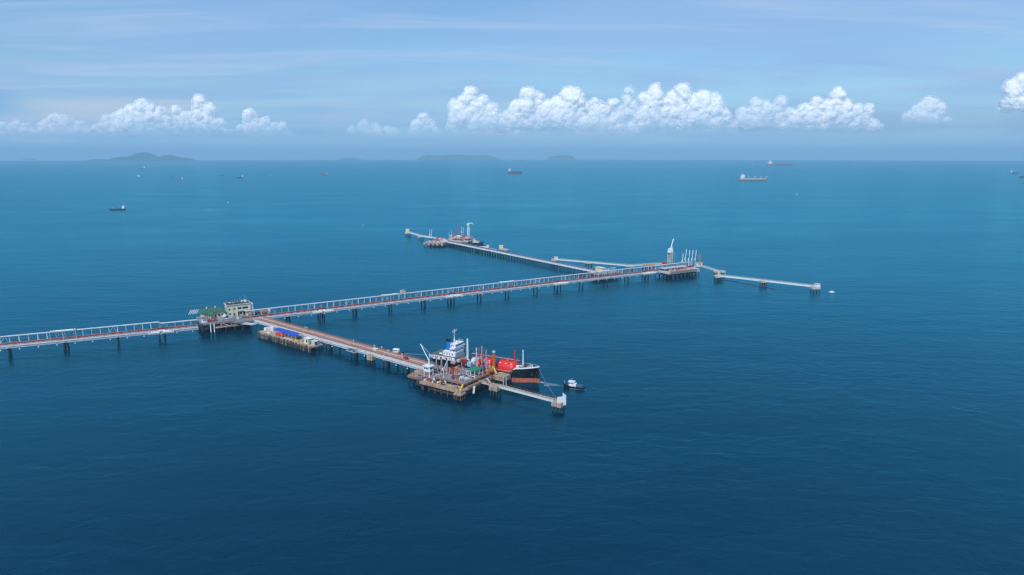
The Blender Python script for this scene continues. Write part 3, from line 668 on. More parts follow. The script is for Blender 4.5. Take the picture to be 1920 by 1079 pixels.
for px in (650,):
    bx = alb(px, 662); lp = MB()
    for j in range(3):
        lp.path([(bx-5+j,1,6.4+.4*j),(bx-5+j,-2.6+.7*j,6.4+.5*j),(bx-5+j,-2.6+.7*j,8.4),(bx+5-j,-2.6+.7*j,8.4),(bx+5-j,-2.6+.7*j,6.4+.5*j),(bx+5-j,1,6.4+.4*j)],0.25,6)
    part('expansion_loop', lp, lagging, tb)
    part('loop_frame', MB().box(bx-5.5,bx+5.5,-3.0,-2.7,5.4,5.8).box(bx-5.5,bx-5.1,-2.7,-0.3,5.4,5.8).box(bx+5.1,bx+5.5,-2.7,-0.3,5.4,5.8), galv, tb)
for px,py in ((668,669),(612,650),(736,684),(757,690)): put('under_lamp', LAMP, tb, (alb(px,py),-0.6,5.6))
for i,(px,py) in enumerate(((476,603),(502,597),(572,617),(576,618),(663,642),(702,652),(716,655),(728,661),(754,668))):
    p = at(px,py,8.5); single('lamp_post', MB().tube((0,0,0),(0,0,2.6),0.1,n=6).box(-0.5,0.5,-0.3,0.3,2.6,3.1), white,
        ['white lamp at the junction end of the orange trestle','white lamp on the far rail near the junction','left one of the paired white lamps above the blue canopy','right one of the paired white lamps beyond the blue canopy','lone white lamp on the far rail halfway along the orange trestle','white lamp on the orange trestle above the single dolphin','second white lamp right of the single dolphin','white lamp just left of the white cabin boat','white lamp right above the small black boat'][i], 'lamp', (p.x,p.y,7.2), rzB, 'lamps along the orange trestle')
p = at(761, 673, 8); single('valve_skid', MB().bbox(-1.5,1.5,-1.2,1.2,0,2.3,0.3), red, 'dark red valve box in the middle of the orange trestle', 'valve box', (p.x,p.y,7.42), rzB)
p = at(704, 656, 8); single('service_hut', MB().bbox(-2,2,-1.2,1.2,0,1.8,0.2), cream, 'low cream box on the orange trestle above the single dolphin', 'box', (p.x,p.y,7.42), rzB)

# ------------------------------------------------------------------ service pier with blue canopy
Q0 = at(484, 622, 4.6); Q1 = at(584, 651, 4.6); dQ = Q1-Q0; LQ = dQ.length; rzQ = math.atan2(dQ.y,dQ.x)
sp_ = thing('service_pier', 'broad weathered pier with timber fenders alongside the orange trestle', 'pier', tuple(Q0), rzQ)
part('deck', MB().bbox(0,LQ,0,10.5,3.6,4.8,0.15), tan, sp_)
part('edge_beam', MB().box(0,LQ,-0.35,-0.01,3.4,5.0), concrete, sp_)
FEN = MB().box(-0.28,0.28,-0.9,-0.36,-1.5,4.7).mesh('fender_post', fender_m)
FEN2 = MB().box(-0.28,0.28,-0.95,-0.36,-1.5,4.2).mesh('fender_post', concrete)
FEN3 = MB().box(-0.4,0.4,-0.8,-0.36,-1.5,4.9).mesh('fender_post', pile_m)
fr3 = random.Random(4); x = 0.6; k = 0
while x < LQ-0.5:
    o = put('fender_post', fr3.choice([FEN,FEN,FEN2,FEN3]), sp_, (x,0.1*fr3.random(),fr3.uniform(-0.9,0.25))); o.rotation_euler = (0,fr3.uniform(-.05,.05),0)
    x += fr3.uniform(0.8,2.2) if not 14 < x < 20 else 3.0; k += 1
part('fender_wale', MB().box(0,LQ,-1.2,-0.97,2.6,3.1), fender_m, sp_)
PQ = pile_mesh(3.6,0.5,pile_m)
for i in range(12):
    for j in range(3): put('pile', PQ, sp_, (3+i*(LQ-6)/11,1.2+4*j,0))
def Q(u, v, z=4.8): p = Q0 + dQ.normalized()*u + Vector((-dQ.y,dQ.x,0)).normalized()*v; return (p.x,p.y,z)
c0 = along(tuple(Q0), tuple(Q1), 512, 620, 8.0)
cn_ = thing('canopy', 'long bright blue pitched canopy on posts over the service pier', 'canopy', Q(20.5,5.2), rzQ)
part('roof', MB().loft([[(0,-3.4,4.2),(0,0.4,5.6),(0,3.6,4.4),(0,3.6,4.25),(0,0.4,5.42),(0,-3.4,4.05)],[(31,-3.4,4.2),(31,0.4,5.6),(31,3.6,4.4),(31,3.6,4.25),(31,0.4,5.42),(31,-3.4,4.05)]]), blue_canopy, cn_)
CP = MB().box(-0.14,0.14,-0.14,0.14,0,4.1).mesh('post', galv)
for i in range(7):
    for yy in (-3.0, 3.2): put('post', CP, cn_, (0.8+4.9*i, yy, 0))
t = thing('fire_truck', 'low red service truck parked under the left half of the blue canopy', 'truck', Q(27,3.3), rzQ)
part('body', MB().bbox(-4.5,4.2,-1.2,1.2,0.7,2.4,0.25), tank_red, t); part('cab', MB().bbox(4.3,6.6,-1.2,1.2,0.7,3.0,0.35), tank_red, t)
for x in (-3.2,-1.6,5.4):
    for yy in (-1.15,1.15): part('wheel', MB().tube((x,yy-0.15,0.5),(x,yy+0.15,0.5),0.5,n=12), dark, t)
t = thing('pipe_stack', 'pale pink bundle of pipes on the pier right of the red truck', 'pipes', Q(37,1.2), rzQ)
for i in range(3): part('pipe', MB().tube((0,i*0.6,0.45),(11,i*0.6,0.45),0.28), pink_red if i else white, t)
t = thing('site_cabin', 'pale green cabin with a yellow corner post at the right end of the pier', 'cabin', Q(62,2.2), rzQ)
part('wall', MB().box(0,6.2,0,3.4,0,4.3), cream, t); part('roof', MB().box(-0.4,6.6,-0.5,3.9,4.3,4.6), ship_white, t)
part('corner_post', MB().box(6.25,6.9,-0.4,0.3,0,4.6), yellow, t)
part('door', MB().box(1.0,2.1,-0.07,-0.01,0,3.2), ship_white, t); part('window', MB().box(3.0,4.6,-0.07,-0.01,1.4,3.2), window_m, t)
t = thing('site_cabin', 'grey metal cabin with dark end behind the yellow post', 'cabin', Q(70,3.4), rzQ)
part('wall', MB().box(0,4,0,3,0,3.2), galv, t); part('roof', MB().box(-0.2,5.4,-0.2,3.2,3.2,3.4), cream, t); part('door', MB().box(4.02,4.1,0.6,2.2,0,2.6), dark, t)
for u,v,w_,h,m,lab in ((2.5,6,3,2.4,white,'white valve box at the left end of the pier'),(6.5,7,3.4,3.2,galv,'grey pump housing at the left end of the pier'),(11,3.2,4.6,1.4,yellow,'yellow gangway base left of the blue canopy'),(14.5,1.4,3,1.2,cream,'cream box on the pier edge below the blue canopy'),(53,2.0,4.4,1.2,yellow,'yellow gangway frame right of the blue canopy'),(56,4.6,3,1.6,grey_steel,'grey crate between canopy and cabin'),(50,6,3.5,1.8,dark,'dark machine in the shade at the right end of the canopy')):
    t = single('deck_equipment', MB().bbox(-w_/2,w_/2,-1.2,1.2,0,h,0.18), m, lab, 'box', Q(u,v), rzQ, 'equipment on the service pier')
p = Q(9.2,7.6); single('storage_tank', MB().tube((0,0,0),(0,0,3.6),1.5,n=20).tube((0,0,3.6),(0,0,4.2),1.5,0.3,20), ship_white, 'upright white tank beside the left end of the blue canopy', 'tank', p, 0)

# ------------------------------------------------------------------ dolphins and catwalks
def dolphin(label, p, rz, sx, sy, z, thick=2.6, m=None, board=None, pr=0.45, npx=3, npy=2, extra=None):
    m = m or concrete
    t = thing('mooring_dolphin', label, 'dolphin', (p[0],p[1],0), rz, 'mooring dolphins')
    part('cap', MB().bbox(-sx/2,sx/2,-sy/2,sy/2,z-thick,z,0.25), m, t)
    pm = pile_mesh(z-thick+0.2, pr, pile_m)
    for i in range(npx):
        for j in range(npy):
            o = put('pile', pm, t, ((i/(npx-1)-0.5)*(sx-1.4), (j/(npy-1)-0.5)*(sy-1.4), 0))
            o.rotation_euler = ((j-0.5)*0.18, -(i-(npx-1)/2)*0.14, 0)
    for dx in (-0.25, 0.25): part('bollard', MB().tube((dx*sx,0,z),(dx*sx,0,z+0.8),0.35,n=10).tube((dx*sx,0,z+0.8),(dx*sx,0,z+1.0),0.55,n=10), yellow if board is None else orange_pipe, t)
    if board == 'box': part('shelter', MB().bbox(-sx*0.05,sx*0.45,-sy*0.4,sy*0.4,z,z+3.0,0.15), ship_white, t); part('shelter_roof', MB().box(-sx*0.1,sx*0.5,-sy*0.46,sy*0.46,z+3.0,z+3.2), concrete_pale, t)
    return t
def catwalk(label, a, b, za, zb=None, w_=1.8, h=1.6, m=None, pipes=0):
    zb = za if zb is None else zb; a = Vector((a[0],a[1],0)); b = Vector((b[0],b[1],0)); d = b-a; Lc = d.length
    t = thing('catwalk', label, 'walkway', tuple(a), math.atan2(d.y,d.x), 'white catwalks between dolphins')
    m = m or white
    part('girder', MB().beam((0,-w_/2+0.1,za-h/2),(Lc,-w_/2+0.1,zb-h/2),0.2,h), m, t)
    part('girder', MB().beam((0,w_/2-0.1,za-h/2),(Lc,w_/2-0.1,zb-h/2),0.2,h), m, t)
    part('deck', MB().beam((0,0,za+0.06),(Lc,0,zb+0.06),w_+0.3,0.1), tan if pipes else concrete_pale, t)
    rl = MB(); n = int(Lc/2.5)
    for s_ in (-1,1):
        rl.beam((0,s_*w_/2,za+1.1),(Lc,s_*w_/2,zb+1.1),0.06,0.06)
        for i in range(n+1):
            f = i/n; rl.box(Lc*f-0.04,Lc*f+0.04,s_*w_/2-0.04,s_*w_/2+0.04,za+(zb-za)*f+0.1,za+(zb-za)*f+1.1)
    part('railing', rl, m if not pipes else rusty, t, kind='stuff')
    return t

# ------------------------------------------------------------------ near loading platform
PO = at(863, 735, 5.5); rzP = R(-34.5)
aP = Vector((math.cos(rzP), math.sin(rzP), 0)); nP = Vector((-aP.y, aP.x, 0))
def PP(a, n, z=0.0): p = PO + aP*a + nP*n; return (p.x, p.y, z)
def pa(px, py, z): d = at(px,py,z)-PO; return d.dot(aP), d.dot(nP)
lp = thing('loading_platform', 'cluttered brown loading platform on piles beside the gas tanker', 'platform', PP(0,0), rzP)
part('lower_deck', MB().bbox(-34,0,0,7,4.2,5.6,0.15), concrete, lp)
part('corner_block', MB().bbox(-4.5,1.2,-1.2,4.2,3.0,4.18,0.2), concrete, lp)
part('lower_deck', MB().bbox(-12,0,7.02,34,4.2,5.4,0.12), tan, lp)
part('lower_deck', MB().bbox(-44,-28,7.02,19,4.2,5.4,0.12), concrete, lp)
part('lower_deck', MB().bbox(-27.98,-12.02,7.02,34,4.2,5.4,0.12), concrete, lp)
part('upper_deck', MB().box(-27,-2.0,6.5,33,8.0,8.35), grey, lp)
part('under_deck_shade', MB().box(-40, -28, 3, 17.5, 1.4, 4.19).box(-28, -1.2, 1.6, 32.5, 1.0, 4.19), dark, lp)  # dark blocks filling the space below deck to imitate its deep shade
part('walk_ledge', MB().box(-44,-27.05,19.1,20.4,6.6,6.9), rusty, lp)
part('deck_edge', MB().box(-27,-2.0,6.2,6.48,7.6,8.5), rusty, lp); part('deck_edge', MB().box(-1.98,-1.6,6.2,33,7.6,8.5), rusty, lp)
part('walk_ledge', MB().box(-1.58,1.0,8,33,6.0,6.3), rusty, lp)
CLM = MB().box(-0.3,0.3,-0.3,0.3,5.4,8.0).mesh('column', rusty)
for i in range(6): put('column', CLM, lp, (-26+4.6*i,6.9,0))
for i in range(7): put('column', CLM, lp, (-2.6,9+4*i,0))
part('brace', MB().beam((-2.2,9,5.6),(-2.2,13,8),0.3,0.3).beam((-2.2,17,5.6),(-2.2,21,8),0.3,0.3).beam((-2.2,25,5.6),(-2.2,29,8),0.3,0.3), rusty, lp, kind='stuff')
PR = pile_mesh(4.3, 0.42, pile_rust)
for i in range(9):
    for j in range(6):
        if i < 3 and j > 3: continue
        o = put('pile', PR, lp, (-42+5.1*i if j else max(-33,-42+5.1*i), 1.2+6.2*j, 0))
for dx,dy in ((-4,-0.8),(-2.6,-0.8),(-1.2,-0.8),(0.6,-0.6),(0.6,1.2),(0.6,3.2)): put('pile', pile_mesh(3.1,0.36,pile_rust), lp, (dx,dy,0))
rl = MB()
for z in (9.0,9.5): rl.box(-27,-2,6.3,6.37,z,z+0.07); rl.box(-1.9,-1.83,6.3,33,z,z+0.07)
for i in range(13): rl.box(-27+2*i,-26.93+2*i,6.3,6.37,8.35,9.5)
for i in range(14): rl.box(-1.9,-1.83,6.3+2*i,6.37+2*i,8.35,9.5)
part('railing', rl, rusty, lp, kind='stuff')
rl = MB(); rl.box(-34,0,0.1,0.16,6.5,6.57)
for i in range(18): rl.box(-34+1.95*i,-33.94+1.95*i,0.1,0.16,5.6,6.55)
part('railing', rl, yellow, lp, kind='stuff')
part('deck_seams', MB().box(-27,-2,12,12.15,8.352,8.38).box(-27,-2,18,18.15,8.352,8.38).box(-27,-2,24,24.15,8.352,8.38), dark, lp, kind='stuff')
# pipework on the deck
pw = random.Random(3)
for i in range(130):
    a0 = pw.uniform(-43,-4); n0 = pw.uniform(8,31) if a0 > -28 else pw.uniform(3,18); ln = pw.uniform(3,11); m = pw.choice([red,galv,lagging,white,pink_red,orange_pipe,light_blue,purple,grey_steel,grey_steel])
    r_ = pw.uniform(0.16,0.38); z = 8.35+pw.uniform(0.5,1.6)
    zb_ = 5.5 if a0 < -28 else 8.35
    if a0 < -28: ln = min(ln, -27.5-a0); z = 5.5+pw.uniform(0.5,1.6); r_ = min(r_, 0.24)
    if a0 < -28 or n0 > 22 or a0 > -12 or i % 5 == 0:
        if i % 2: pts = [(a0,n0,zb_),(a0,n0,z),(a0+ln*0.8,n0,z),(a0+ln*0.8,n0,zb_)]
        else: pts = [(a0,n0,zb_),(a0,n0,z),(a0,min(n0+ln*.7,32 if a0 > -28 else 18),z),(a0,min(n0+ln*.7,32 if a0 > -28 else 18),zb_)]
        pts = [(min(p[0],-3),p[1],p[2]) for p in pts]
        part('deck_pipe', MB().path(pts, r_, 8), m, lp)
for i in range(26):        # thin stanchions, lights and monitors along the deck edges
    a0 = pw.uniform(-40,-3); n0 = pw.choice([pw.uniform(7,9), pw.uniform(28,32), pw.uniform(20,30)]) if a0 > -27 else pw.uniform(4,18); h_ = pw.uniform(1.6,4.6)
    part('stanchion', MB().tube((a0,n0,5.5 if a0 < -28 else 8.35),(a0,n0,(5.5 if a0 < -28 else 8.35)+h_),pw.uniform(.09,.2),n=6), pw.choice([red,galv,pink_red,grey_steel,orange_pipe,white,purple]), lp)
for i in range(22):
    a0 = pw.uniform(-33,-2); part('edge_fitting', MB().bbox(a0,a0+pw.uniform(.6,1.8),2.6,3.4+pw.random()*2,5.6,6.2+pw.random()*1.4,0.08), pw.choice([concrete_pale,yellow,rusty,grey_steel,dark,white,orange_pipe]), lp)
# stairs to the corner
part('stair', MB().beam((-2.5,5.8,8.2),(-1.0,0.8,5.6),1.1,0.3), yellow, lp)
part('stair', MB().beam((1.8,12,6.2),(4.6,7.5,3.0),1.2,0.3), concrete_pale, lp)
part('stair', MB().beam((1.4,26,7.2),(5.4,24.5,5.0),1.2,0.3), concrete_pale, lp)
part('service_walkway', MB().box(-33,-2,0.7,2.2,5.62,6.1), orange_pipe, lp)

def loading_arm(label, loc, rz, h, m, lean=0.0, grp='grey loading arms'):
    t = thing('marine_loader', label, 'loading arm', loc, rz, grp)
    part('base', MB().bbox(-0.7,0.7,-0.7,0.7,0,0.8,0.1), m, t)
    part('riser', MB().tube((0,0,0.8),(0,0,h*0.55),0.34,n=10), m, t)
    part('inboard_arm', MB().beam((0,0,h*0.5),(lean*h*0.5,0.3,h),0.5,0.35).tube((0.35,0,h*0.5),(lean*h*0.5+0.35,0.3,h*0.98),0.2), m, t)
    part('outboard_arm', MB().tube((lean*h*0.5,0.7,h*0.99),(0.5+lean*1.5,1.0,h*0.18),0.22).beam((lean*h*0.5,0.4,h),(lean*h*0.5,0.8,h),0.7,0.7), m, t)
    part('counterweight', MB().bbox(-1.3,-0.4,-0.5,0.5,h*0.38,h*0.52,0.1).beam((0,0,h*0.52),(-0.9,0,h*0.46),0.2,0.2), m, t)
    return t
DK = 8.35
arms = [((818,703),5.65,11,0.0,grey_steel,'grey loading arm leftmost of the near platform, next to the crane tower'),
        ((827,702),5.65,10.5,0.05,grey_steel,'grey loading arm second from the crane tower'),
        ((832,708),5.65,12,0.5,galv,'leaning pale grey loading arm on the near platform front'),
        ((838,709),5.65,11.5,-0.05,grey_steel,'upright grey loading arm right of the leaning one'),
        ((893,690),DK,13.5,0.0,galv,'tall grey loading arm left of the red mast at the ship side'),
        ((903,688),DK,14,0.0,grey_steel,'tallest grey loading arm right of the red mast at the ship side'),
        ((911,692),DK,12.8,0.0,grey_steel,'grey loading arm nearest the orange tower at the ship side')]
for (px,py),z,h,ln,m,lab in arms:
    p = at(px,py,z); loading_arm(lab, (p.x,p.y,z), rzP, h, m, ln)
def mast(name, label, px, py, z, h, r_, m, cat='mast', lattice=False, tip=None, rz=0.4):
    p = at(px,py,z); t = thing(name, label, cat, (p.x,p.y,z), rz)
    if lattice:
        for sx in (-1,1):
            for sy in (-1,1): part('leg', MB().beam((sx*r_,sy*r_,0),(sx*r_*0.75,sy*r_*0.75,h),0.24,0.24), m, t)
        br = MB(); n = max(3,int(h/(r_*2.6)))
        for i in range(n):
            z0 = h*i/n; z1 = h*(i+1)/n; s0 = r_*(1-0.25*i/n); s1 = r_*(1-0.25*(i+1)/n)
            for (ax,ay),(bx,by) in (((-1,-1),(1,-1)),((1,-1),(1,1)),((1,1),(-1,1)),((-1,1),(-1,-1))):
                br.beam((ax*s0,ay*s0,z0),(bx*s1,by*s1,z1),0.14,0.14); br.beam((ax*s1,ay*s1,z1),(bx*s1,by*s1,z1),0.14,0.14)
        part('bracing', br, m, t, kind='stuff')
    else:
        part('pole', MB().tube((0,0,0),(0,0,h),r_,r_*0.8,10), m, t)
        part('base', MB().bbox(-r_*2,r_*2,-r_*2,r_*2,0,0.5,0.1), m, t)
    if tip: part('head', MB().bbox(-r_*1.5,r_*1.5,-r_*1.5,r_*1.5,h,h+1.0,0.1), tip, t)
    return t
mast('fire_tower','dark red column at the front of the near loading platform',850,719.5,5.7,9.5,0.55,red,'tower',tip=red)
mast('fire_tower','orange lattice column beside the dark red one',856.5,719,5.7,9.8,0.7,orange,'tower',lattice=True,tip=orange)
mast('fire_tower','red column rising between the tall grey loading arms',899,683,DK,11.5,0.4,tank_red,'tower')
mast('fire_tower','orange lattice tower with a pale head before the red ship tanks',926,692,DK,11.5,0.6,orange,'tower',lattice=True,tip=galv)
for px,py,h,lab in ((868,711,7,'thin pale light pole left of the green canopy'),(912.5,697,9,'thin pale light pole right of the green canopy'),(843,706,5,'thin pole left of the dark red column')):
    mast('light_pole',lab,px,py,DK,h,0.1,galv,'light pole',tip=galv)
# green canopy
a0,n0 = pa(893,706,DK)
t = thing('canopy','small bright green canopy on white posts on the loading platform','canopy',PP(a0-3,n0-1.5,DK),rzP)
part('roof', MB().loft([[(-3.6,-1,4.0),(3.8,-1,4.0),(3.8,8.5,4.0),(-3.6,8.5,4.0)],[(-3.6,-1,4.12),(3.8,-1,4.12),(3.8,8.5,4.12),(-3.6,8.5,4.12)],[(-3.4,4.0,4.4),(3.6,4.0,4.4),(3.6,4.1,4.4),(-3.4,4.1,4.4)]]), green_canopy, t)
CP2 = MB().box(-0.17,0.17,-0.17,0.17,0,4.0).mesh('post', white)
for x in (-3.3,0.1,3.5):
    for y in (-0.6,4.0,8.1): put('post', CP2, t, (x,y,0))
# boxes and drums on the platform, each at its spot
for px,py,z,w_,d_,h,m,lab in ((822,710.5,5.6,7.5,2.2,1.5,light_blue,'light blue container left of the pair at the platform front'),(838,715,5.6,8,2.2,1.7,light_blue,'pale blue container right of the pair at the platform front'),
    (881,687,DK,3.2,2.6,3.0,light_blue,'light blue cabin near the back of the loading platform'),(846,709,5.6,2,2,2.6,light_blue,'small pale blue tank beside the red column'),
    (873,680,DK,3,2,2.2,red,'dark red box at the back edge by the ship'),(861,712,5.7,2.6,2,2.0,red,'red valve box right of the orange column'),(844,701,DK,1.8,1.6,1.5,red,'small red box on the grey deck'),
    (908,701,DK,2.2,1.8,1.6,red,'red hose box right of the green canopy'),(905,693,DK,3,2,1.8,purple,'blue valve block right of the green canopy'),(897,696,DK,2.4,2.0,2.0,galv,'grey valve block beside the green canopy'),
    (838,696,DK,2.5,2,2.2,pink_red,'faded red pump left on the grey deck'),(850,682,DK,3.4,2,1.5,tan,'tan crate at the ship side of the deck'),
    (860,679,DK,2.2,2,1.8,concrete_pale,'pale box at the ship side of the deck'),(914,700,DK,2.4,2,2.4,orange,'orange locker near the right corner of the deck'),(921,697,DK,3,2,2.0,pink_red,'faded red skid at the right corner of the deck'),
    (887,684,DK,2.6,2,2.8,white,'white valve cabinet below the tall loading arms'),(918,690,DK,2.4,1.8,1.6,grey_steel,'grey winch beside the orange tower'),
    (808,708,5.6,2.8,2,1.7,orange_pipe,'orange machine at the foot of the crane tower'),(827,717,5.6,2,1.6,1.1,yellow,'yellow crate on the platform front ledge'),(835,719,5.6,1.8,1.4,1.7,ship_white,'white drum box on the platform front ledge'),(816,713,5.6,2.2,1.6,1.4,ship_white,'white locker left on the platform front ledge')):
    p = at(px,py,z); single('deck_equipment', MB().bbox(-w_/2,w_/2,-d_/2,d_/2,0,h,0.15), m, lab, 'equipment', (p.x,p.y,z), rzP, 'equipment on the near loading platform')
# crane tower
p = at(804, 708, 5.6); ct_ = thing('jetty_crane','white crane tower with long white jib leaning left at the near platform','crane',(p.x,p.y,5.6),rzP)
part('cabin', MB().bbox(-2.6,2.6,-2.2,2.2,4.6,8.0,0.3), ship_white, ct_)
part('cabin_roof', MB().box(-3.1,3.1,-2.7,2.7,8.0,8.3), ship_white, ct_)
for sx in (-1,1):
    for sy in (-1,1): part('leg', MB().box(sx*2.2-0.25,sx*2.2+0.25,sy*1.8-0.25,sy*1.8+0.25,0,4.6), ship_white, ct_)
for x in (-1.9,-0.5,0.9): part('window', MB().box(x,x+1.0,-2.26,-2.205,6.2,7.3), window_m, ct_)
part('window', MB().box(2.605,2.66,-1.2,1.2,6.2,7.3), window_m, ct_)
part('slew_column', MB().tube((0.6,0,8.3),(0.6,0,12.5),0.5,0.4,12), ship_white, ct_)
jib = (at(785,650,22)-at(804,708,5.6)); jc = local((0,0,0), rzP, (jib.x*0.85,jib.y*0.35,0))
part('jib', MB().beam((0.6,0,11.5),(-7.6,1.0,21.5),0.42,0.42), ship_white, ct_)
part('mast_head', MB().beam((0.6,0,13),(1.4,0,16.5),0.4,0.4).tube((1.4,0,16.4),(-7.4,1.0,21.4),0.07,n=5), ship_white, ct_)
# dolphins of this berth
dolphin('pinkish dolphin tucked under the trestle end beside the crane tower', at(786,696,6.5), rzP, 5.5, 5, 6.8, 3)
dolphin('brown dolphin at the left corner of the loading platform', at(779,703.5,5.2), rzP, 9.5, 6, 5.2, 1.6, rusty, pr=0.4)
dolphin('tan breasting dolphin with orange fender posts between platform and tanker bow', at(941,703,6), rzP, 9, 8, 6.2, 3.2)
dolphin('pinkish dolphin halfway along the catwalk to the end dolphin', at(929,723,6), rzP, 6.5, 6, 6.2, 3)
dolphin('pink end dolphin carrying a tall white board right of the catwalk', at(1047,753,5.6), rzP, 6.6, 6, 5.8, 2.8)
dolphin('single pale dolphin standing free below the orange trestle', at(696,668,5.6), rzP, 5.6, 4.6, 6, 3)
p = at(1053,755,5.7); single('notice_board', MB().box(-2.9,2.9,-0.15,0.15,-2.0,3.6).box(2.75,3.05,0.16,4.8,-1.0,3.9), ship_white, 'white angled board standing on the pink end dolphin', 'board', (p.x,p.y,5.75), R(20))
catwalk('pale turquoise catwalk from the pinkish dolphin to the white board dolphin', at(937,724,6.0), at(1040,751,5.6), 6.6, 6.2, 2.2, 1.7, mat('pale_turquoise',(0.58,0.67,0.68),0.5,var=0.12,dirt=(0.4,0.28,0.18),damt=0.3), 1)
catwalk('rusty catwalk from the loading platform to the pinkish dolphin', at(893,713,6.0), at(926,722,6.0), 6.4, 6.4, 2.2, 1.2, concrete_pale, 1)
p = at(944,712,5); single('fender_pile', MB().tube((0,0,-5),(0,0,6.5),0.4,n=8).tube((1.8,-1.2,-5),(1.8,-1.2,7.0),0.35,n=8), concrete_pale, 'pale fender piles on the bow side of the breasting dolphin', 'pile', (p.x,p.y,0), 0)
p = at(924,701,6); t = thing('gangway','small yellow boarding gangway at the right corner of the loading platform','gangway',(p.x,p.y,6),rzP)
part('tower', MB().box(-1,-0.7,-1,-0.7,0,5).box(0.7,1,-1,-0.7,0,5).box(-1,-0.7,0.7,1,0,5).box(0.7,1,0.7,1,0,5), yellow, t, kind='stuff'); part('ramp', MB().beam((0,0,5),(5,-2.5,1.5),1.3,0.3), yellow, t)
p = at(925,703,5.4); single('oil_drum', MB().capsule((-1,0,1.2),(1,0,1.2),1.0,12), red, 'dark red rounded drum under the right edge of the platform', 'tank', (p.x,p.y,4.9), rzP)

# ------------------------------------------------------------------ gas tanker
rzS = R(-28); LS = 85.5
bow = at(1000, 717, 0) ; uS = Vector((math.cos(rzS), math.sin(rzS), 0)); stern = bow - uS*81.0
sh = thing('gas_tanker','black and red gas tanker with white superstructure aft, moored at the near platform','ship',tuple(stern),rzS)
def half(x, lvl):       # half beam at station x and level 0 keel .. 3 rail
    B = 7.2
    e = {0:(6,66,0.90,1.7),1:(3,70,0.97,1.9),2:(1.5,72,1.0,2.1),3:(0.0,74,1.0,2.3)}[lvl]
    xs, xb, k, pw_ = e
    xe = {0:78,1:81,2:83.4,3:LS}[lvl]
    if x < 14: f = max(0, (x-xs)/(14-xs)); return B*k*(0.55+0.45*f**0.6) if x >= xs else B*k*(0.0 if lvl < 2 else 0.5)*max(0,1-(xs-x)/4)
    if x > 62: f = min(1,(x-62)/(xe-62)); return B*k*max(0.0,(1-f**pw_))**0.85
    return B*k
def zrail(x):
    z = 6.6
    if x < 26: z = 8.0+ (0.5*(1-x/26))
    elif x < 29: z = 8.0-1.4*(x-26)/3
    if x > 66: z = 6.6+3.2*min(1,(x-66)/4)+1.8*max(0,(x-70)/16)
    return z
st = [0,1.5,3,5,8,11,14,20,26,29,33,36,45,55,62,66,68,70,72,74,76,78,80,81.5,83,84,84.8,85.5]
def ring(x, lvls):
    pts = []
    for lv, z in lvls(x): pts.append((x, -half(x,lv), z))
    return pts
WLZ = 3.0
def hull_shell(lv, m, name):
    mb = MB(); rows = []
    for x in st:
        pr_ = lv(x); rows.append([(x + s_[3], -s_[0]*max(half(x,s_[1]),0.03), s_[2]) for s_ in pr_] )
    n = len(rows[0]); vs = [p for r_ in rows for p in r_]
    fs = [(k*n+i,k*n+i+1,(k+1)*n+i+1,(k+1)*n+i) for k in range(len(rows)-1) for i in range(n-1)]
    fs.append(tuple(range(n))); mb.add(vs, fs); mb.sm = False
    return part(name, mb, m, sh)
# level profile: far-side rail, down, keel, up near side (sign, level, z, forward rake)
def rake(x, z):       # stem leans forward: lower levels end further aft through half(); small overall shift only
    return 0.0
hull_shell(lambda x: [(-1,1,WLZ,0),(-1,1,0.0,0),(-1,0,-3.5,0),(1,0,-3.5,0),(1,1,0.0,0),(1,1,WLZ,0)], boot_red, 'boot_topping')
def upper(x):
    z1 = zrail(x)
    return [(-1,3,z1,0),(-1,2,(WLZ+z1)/2,0),(-1,1,WLZ,0)]
def upper2(x):
    z1 = zrail(x)
    return [(1,1,WLZ,0),(1,2,(WLZ+z1)/2,0),(1,3,z1,0)]
hull_shell(upper, black_hull, 'hull_side'); hull_shell(upper2, black_hull, 'hull_side')
mb = MB(); vs = []
for x in st: zz = zrail(x)-0.75; vs += [(x,-max(half(x,3)-0.08,0.02),zz),(x,max(half(x,3)-0.08,0.02),zz)]
mb.add(vs,[(2*k,2*k+1,2*k+3,2*k+2) for k in range(len(st)-1)])
part('main_deck', mb, mat('ship_deck_green',(0.07,0.075,0.06),0.75,var=0.35,dirt=(0.2,0.06,0.04),damt=0.5), sh)
# white bulwark strips at the bow and the poop
def strip(x0,x1,h0,h1,m,name):
    for s_ in (-1,1):
        lo_ = 0.5 if s_ < 0 else 0.0; h1 = h1 if s_ < 0 else 0.15
        mb = MB(); xs = [x0+(x1-x0)*i/10 for i in range(11)]; vs = []
        for i,x in enumerate(xs):
            b_ = max(half(x,3),0.05)+0.06; z = zrail(x); hh = h1 if 0 < i else h0
            vs += [(x,s_*b_,z-lo_),(x,s_*b_,z+hh),(x,s_*(b_-0.14),z+hh),(x,s_*(b_-0.14),z-lo_)]
        mb.add(vs,[(4*k+i,4*k+(i+1)%4,4*k+4+(i+1)%4,4*k+4+i) for k in range(10) for i in range(4)])
        part(name, mb, m, sh)
strip(69,85.5,0.0,0.45,ship_white,'bow_bulwark'); strip(0.2,9,0.5,0.6,ship_white,'stern_bulwark')
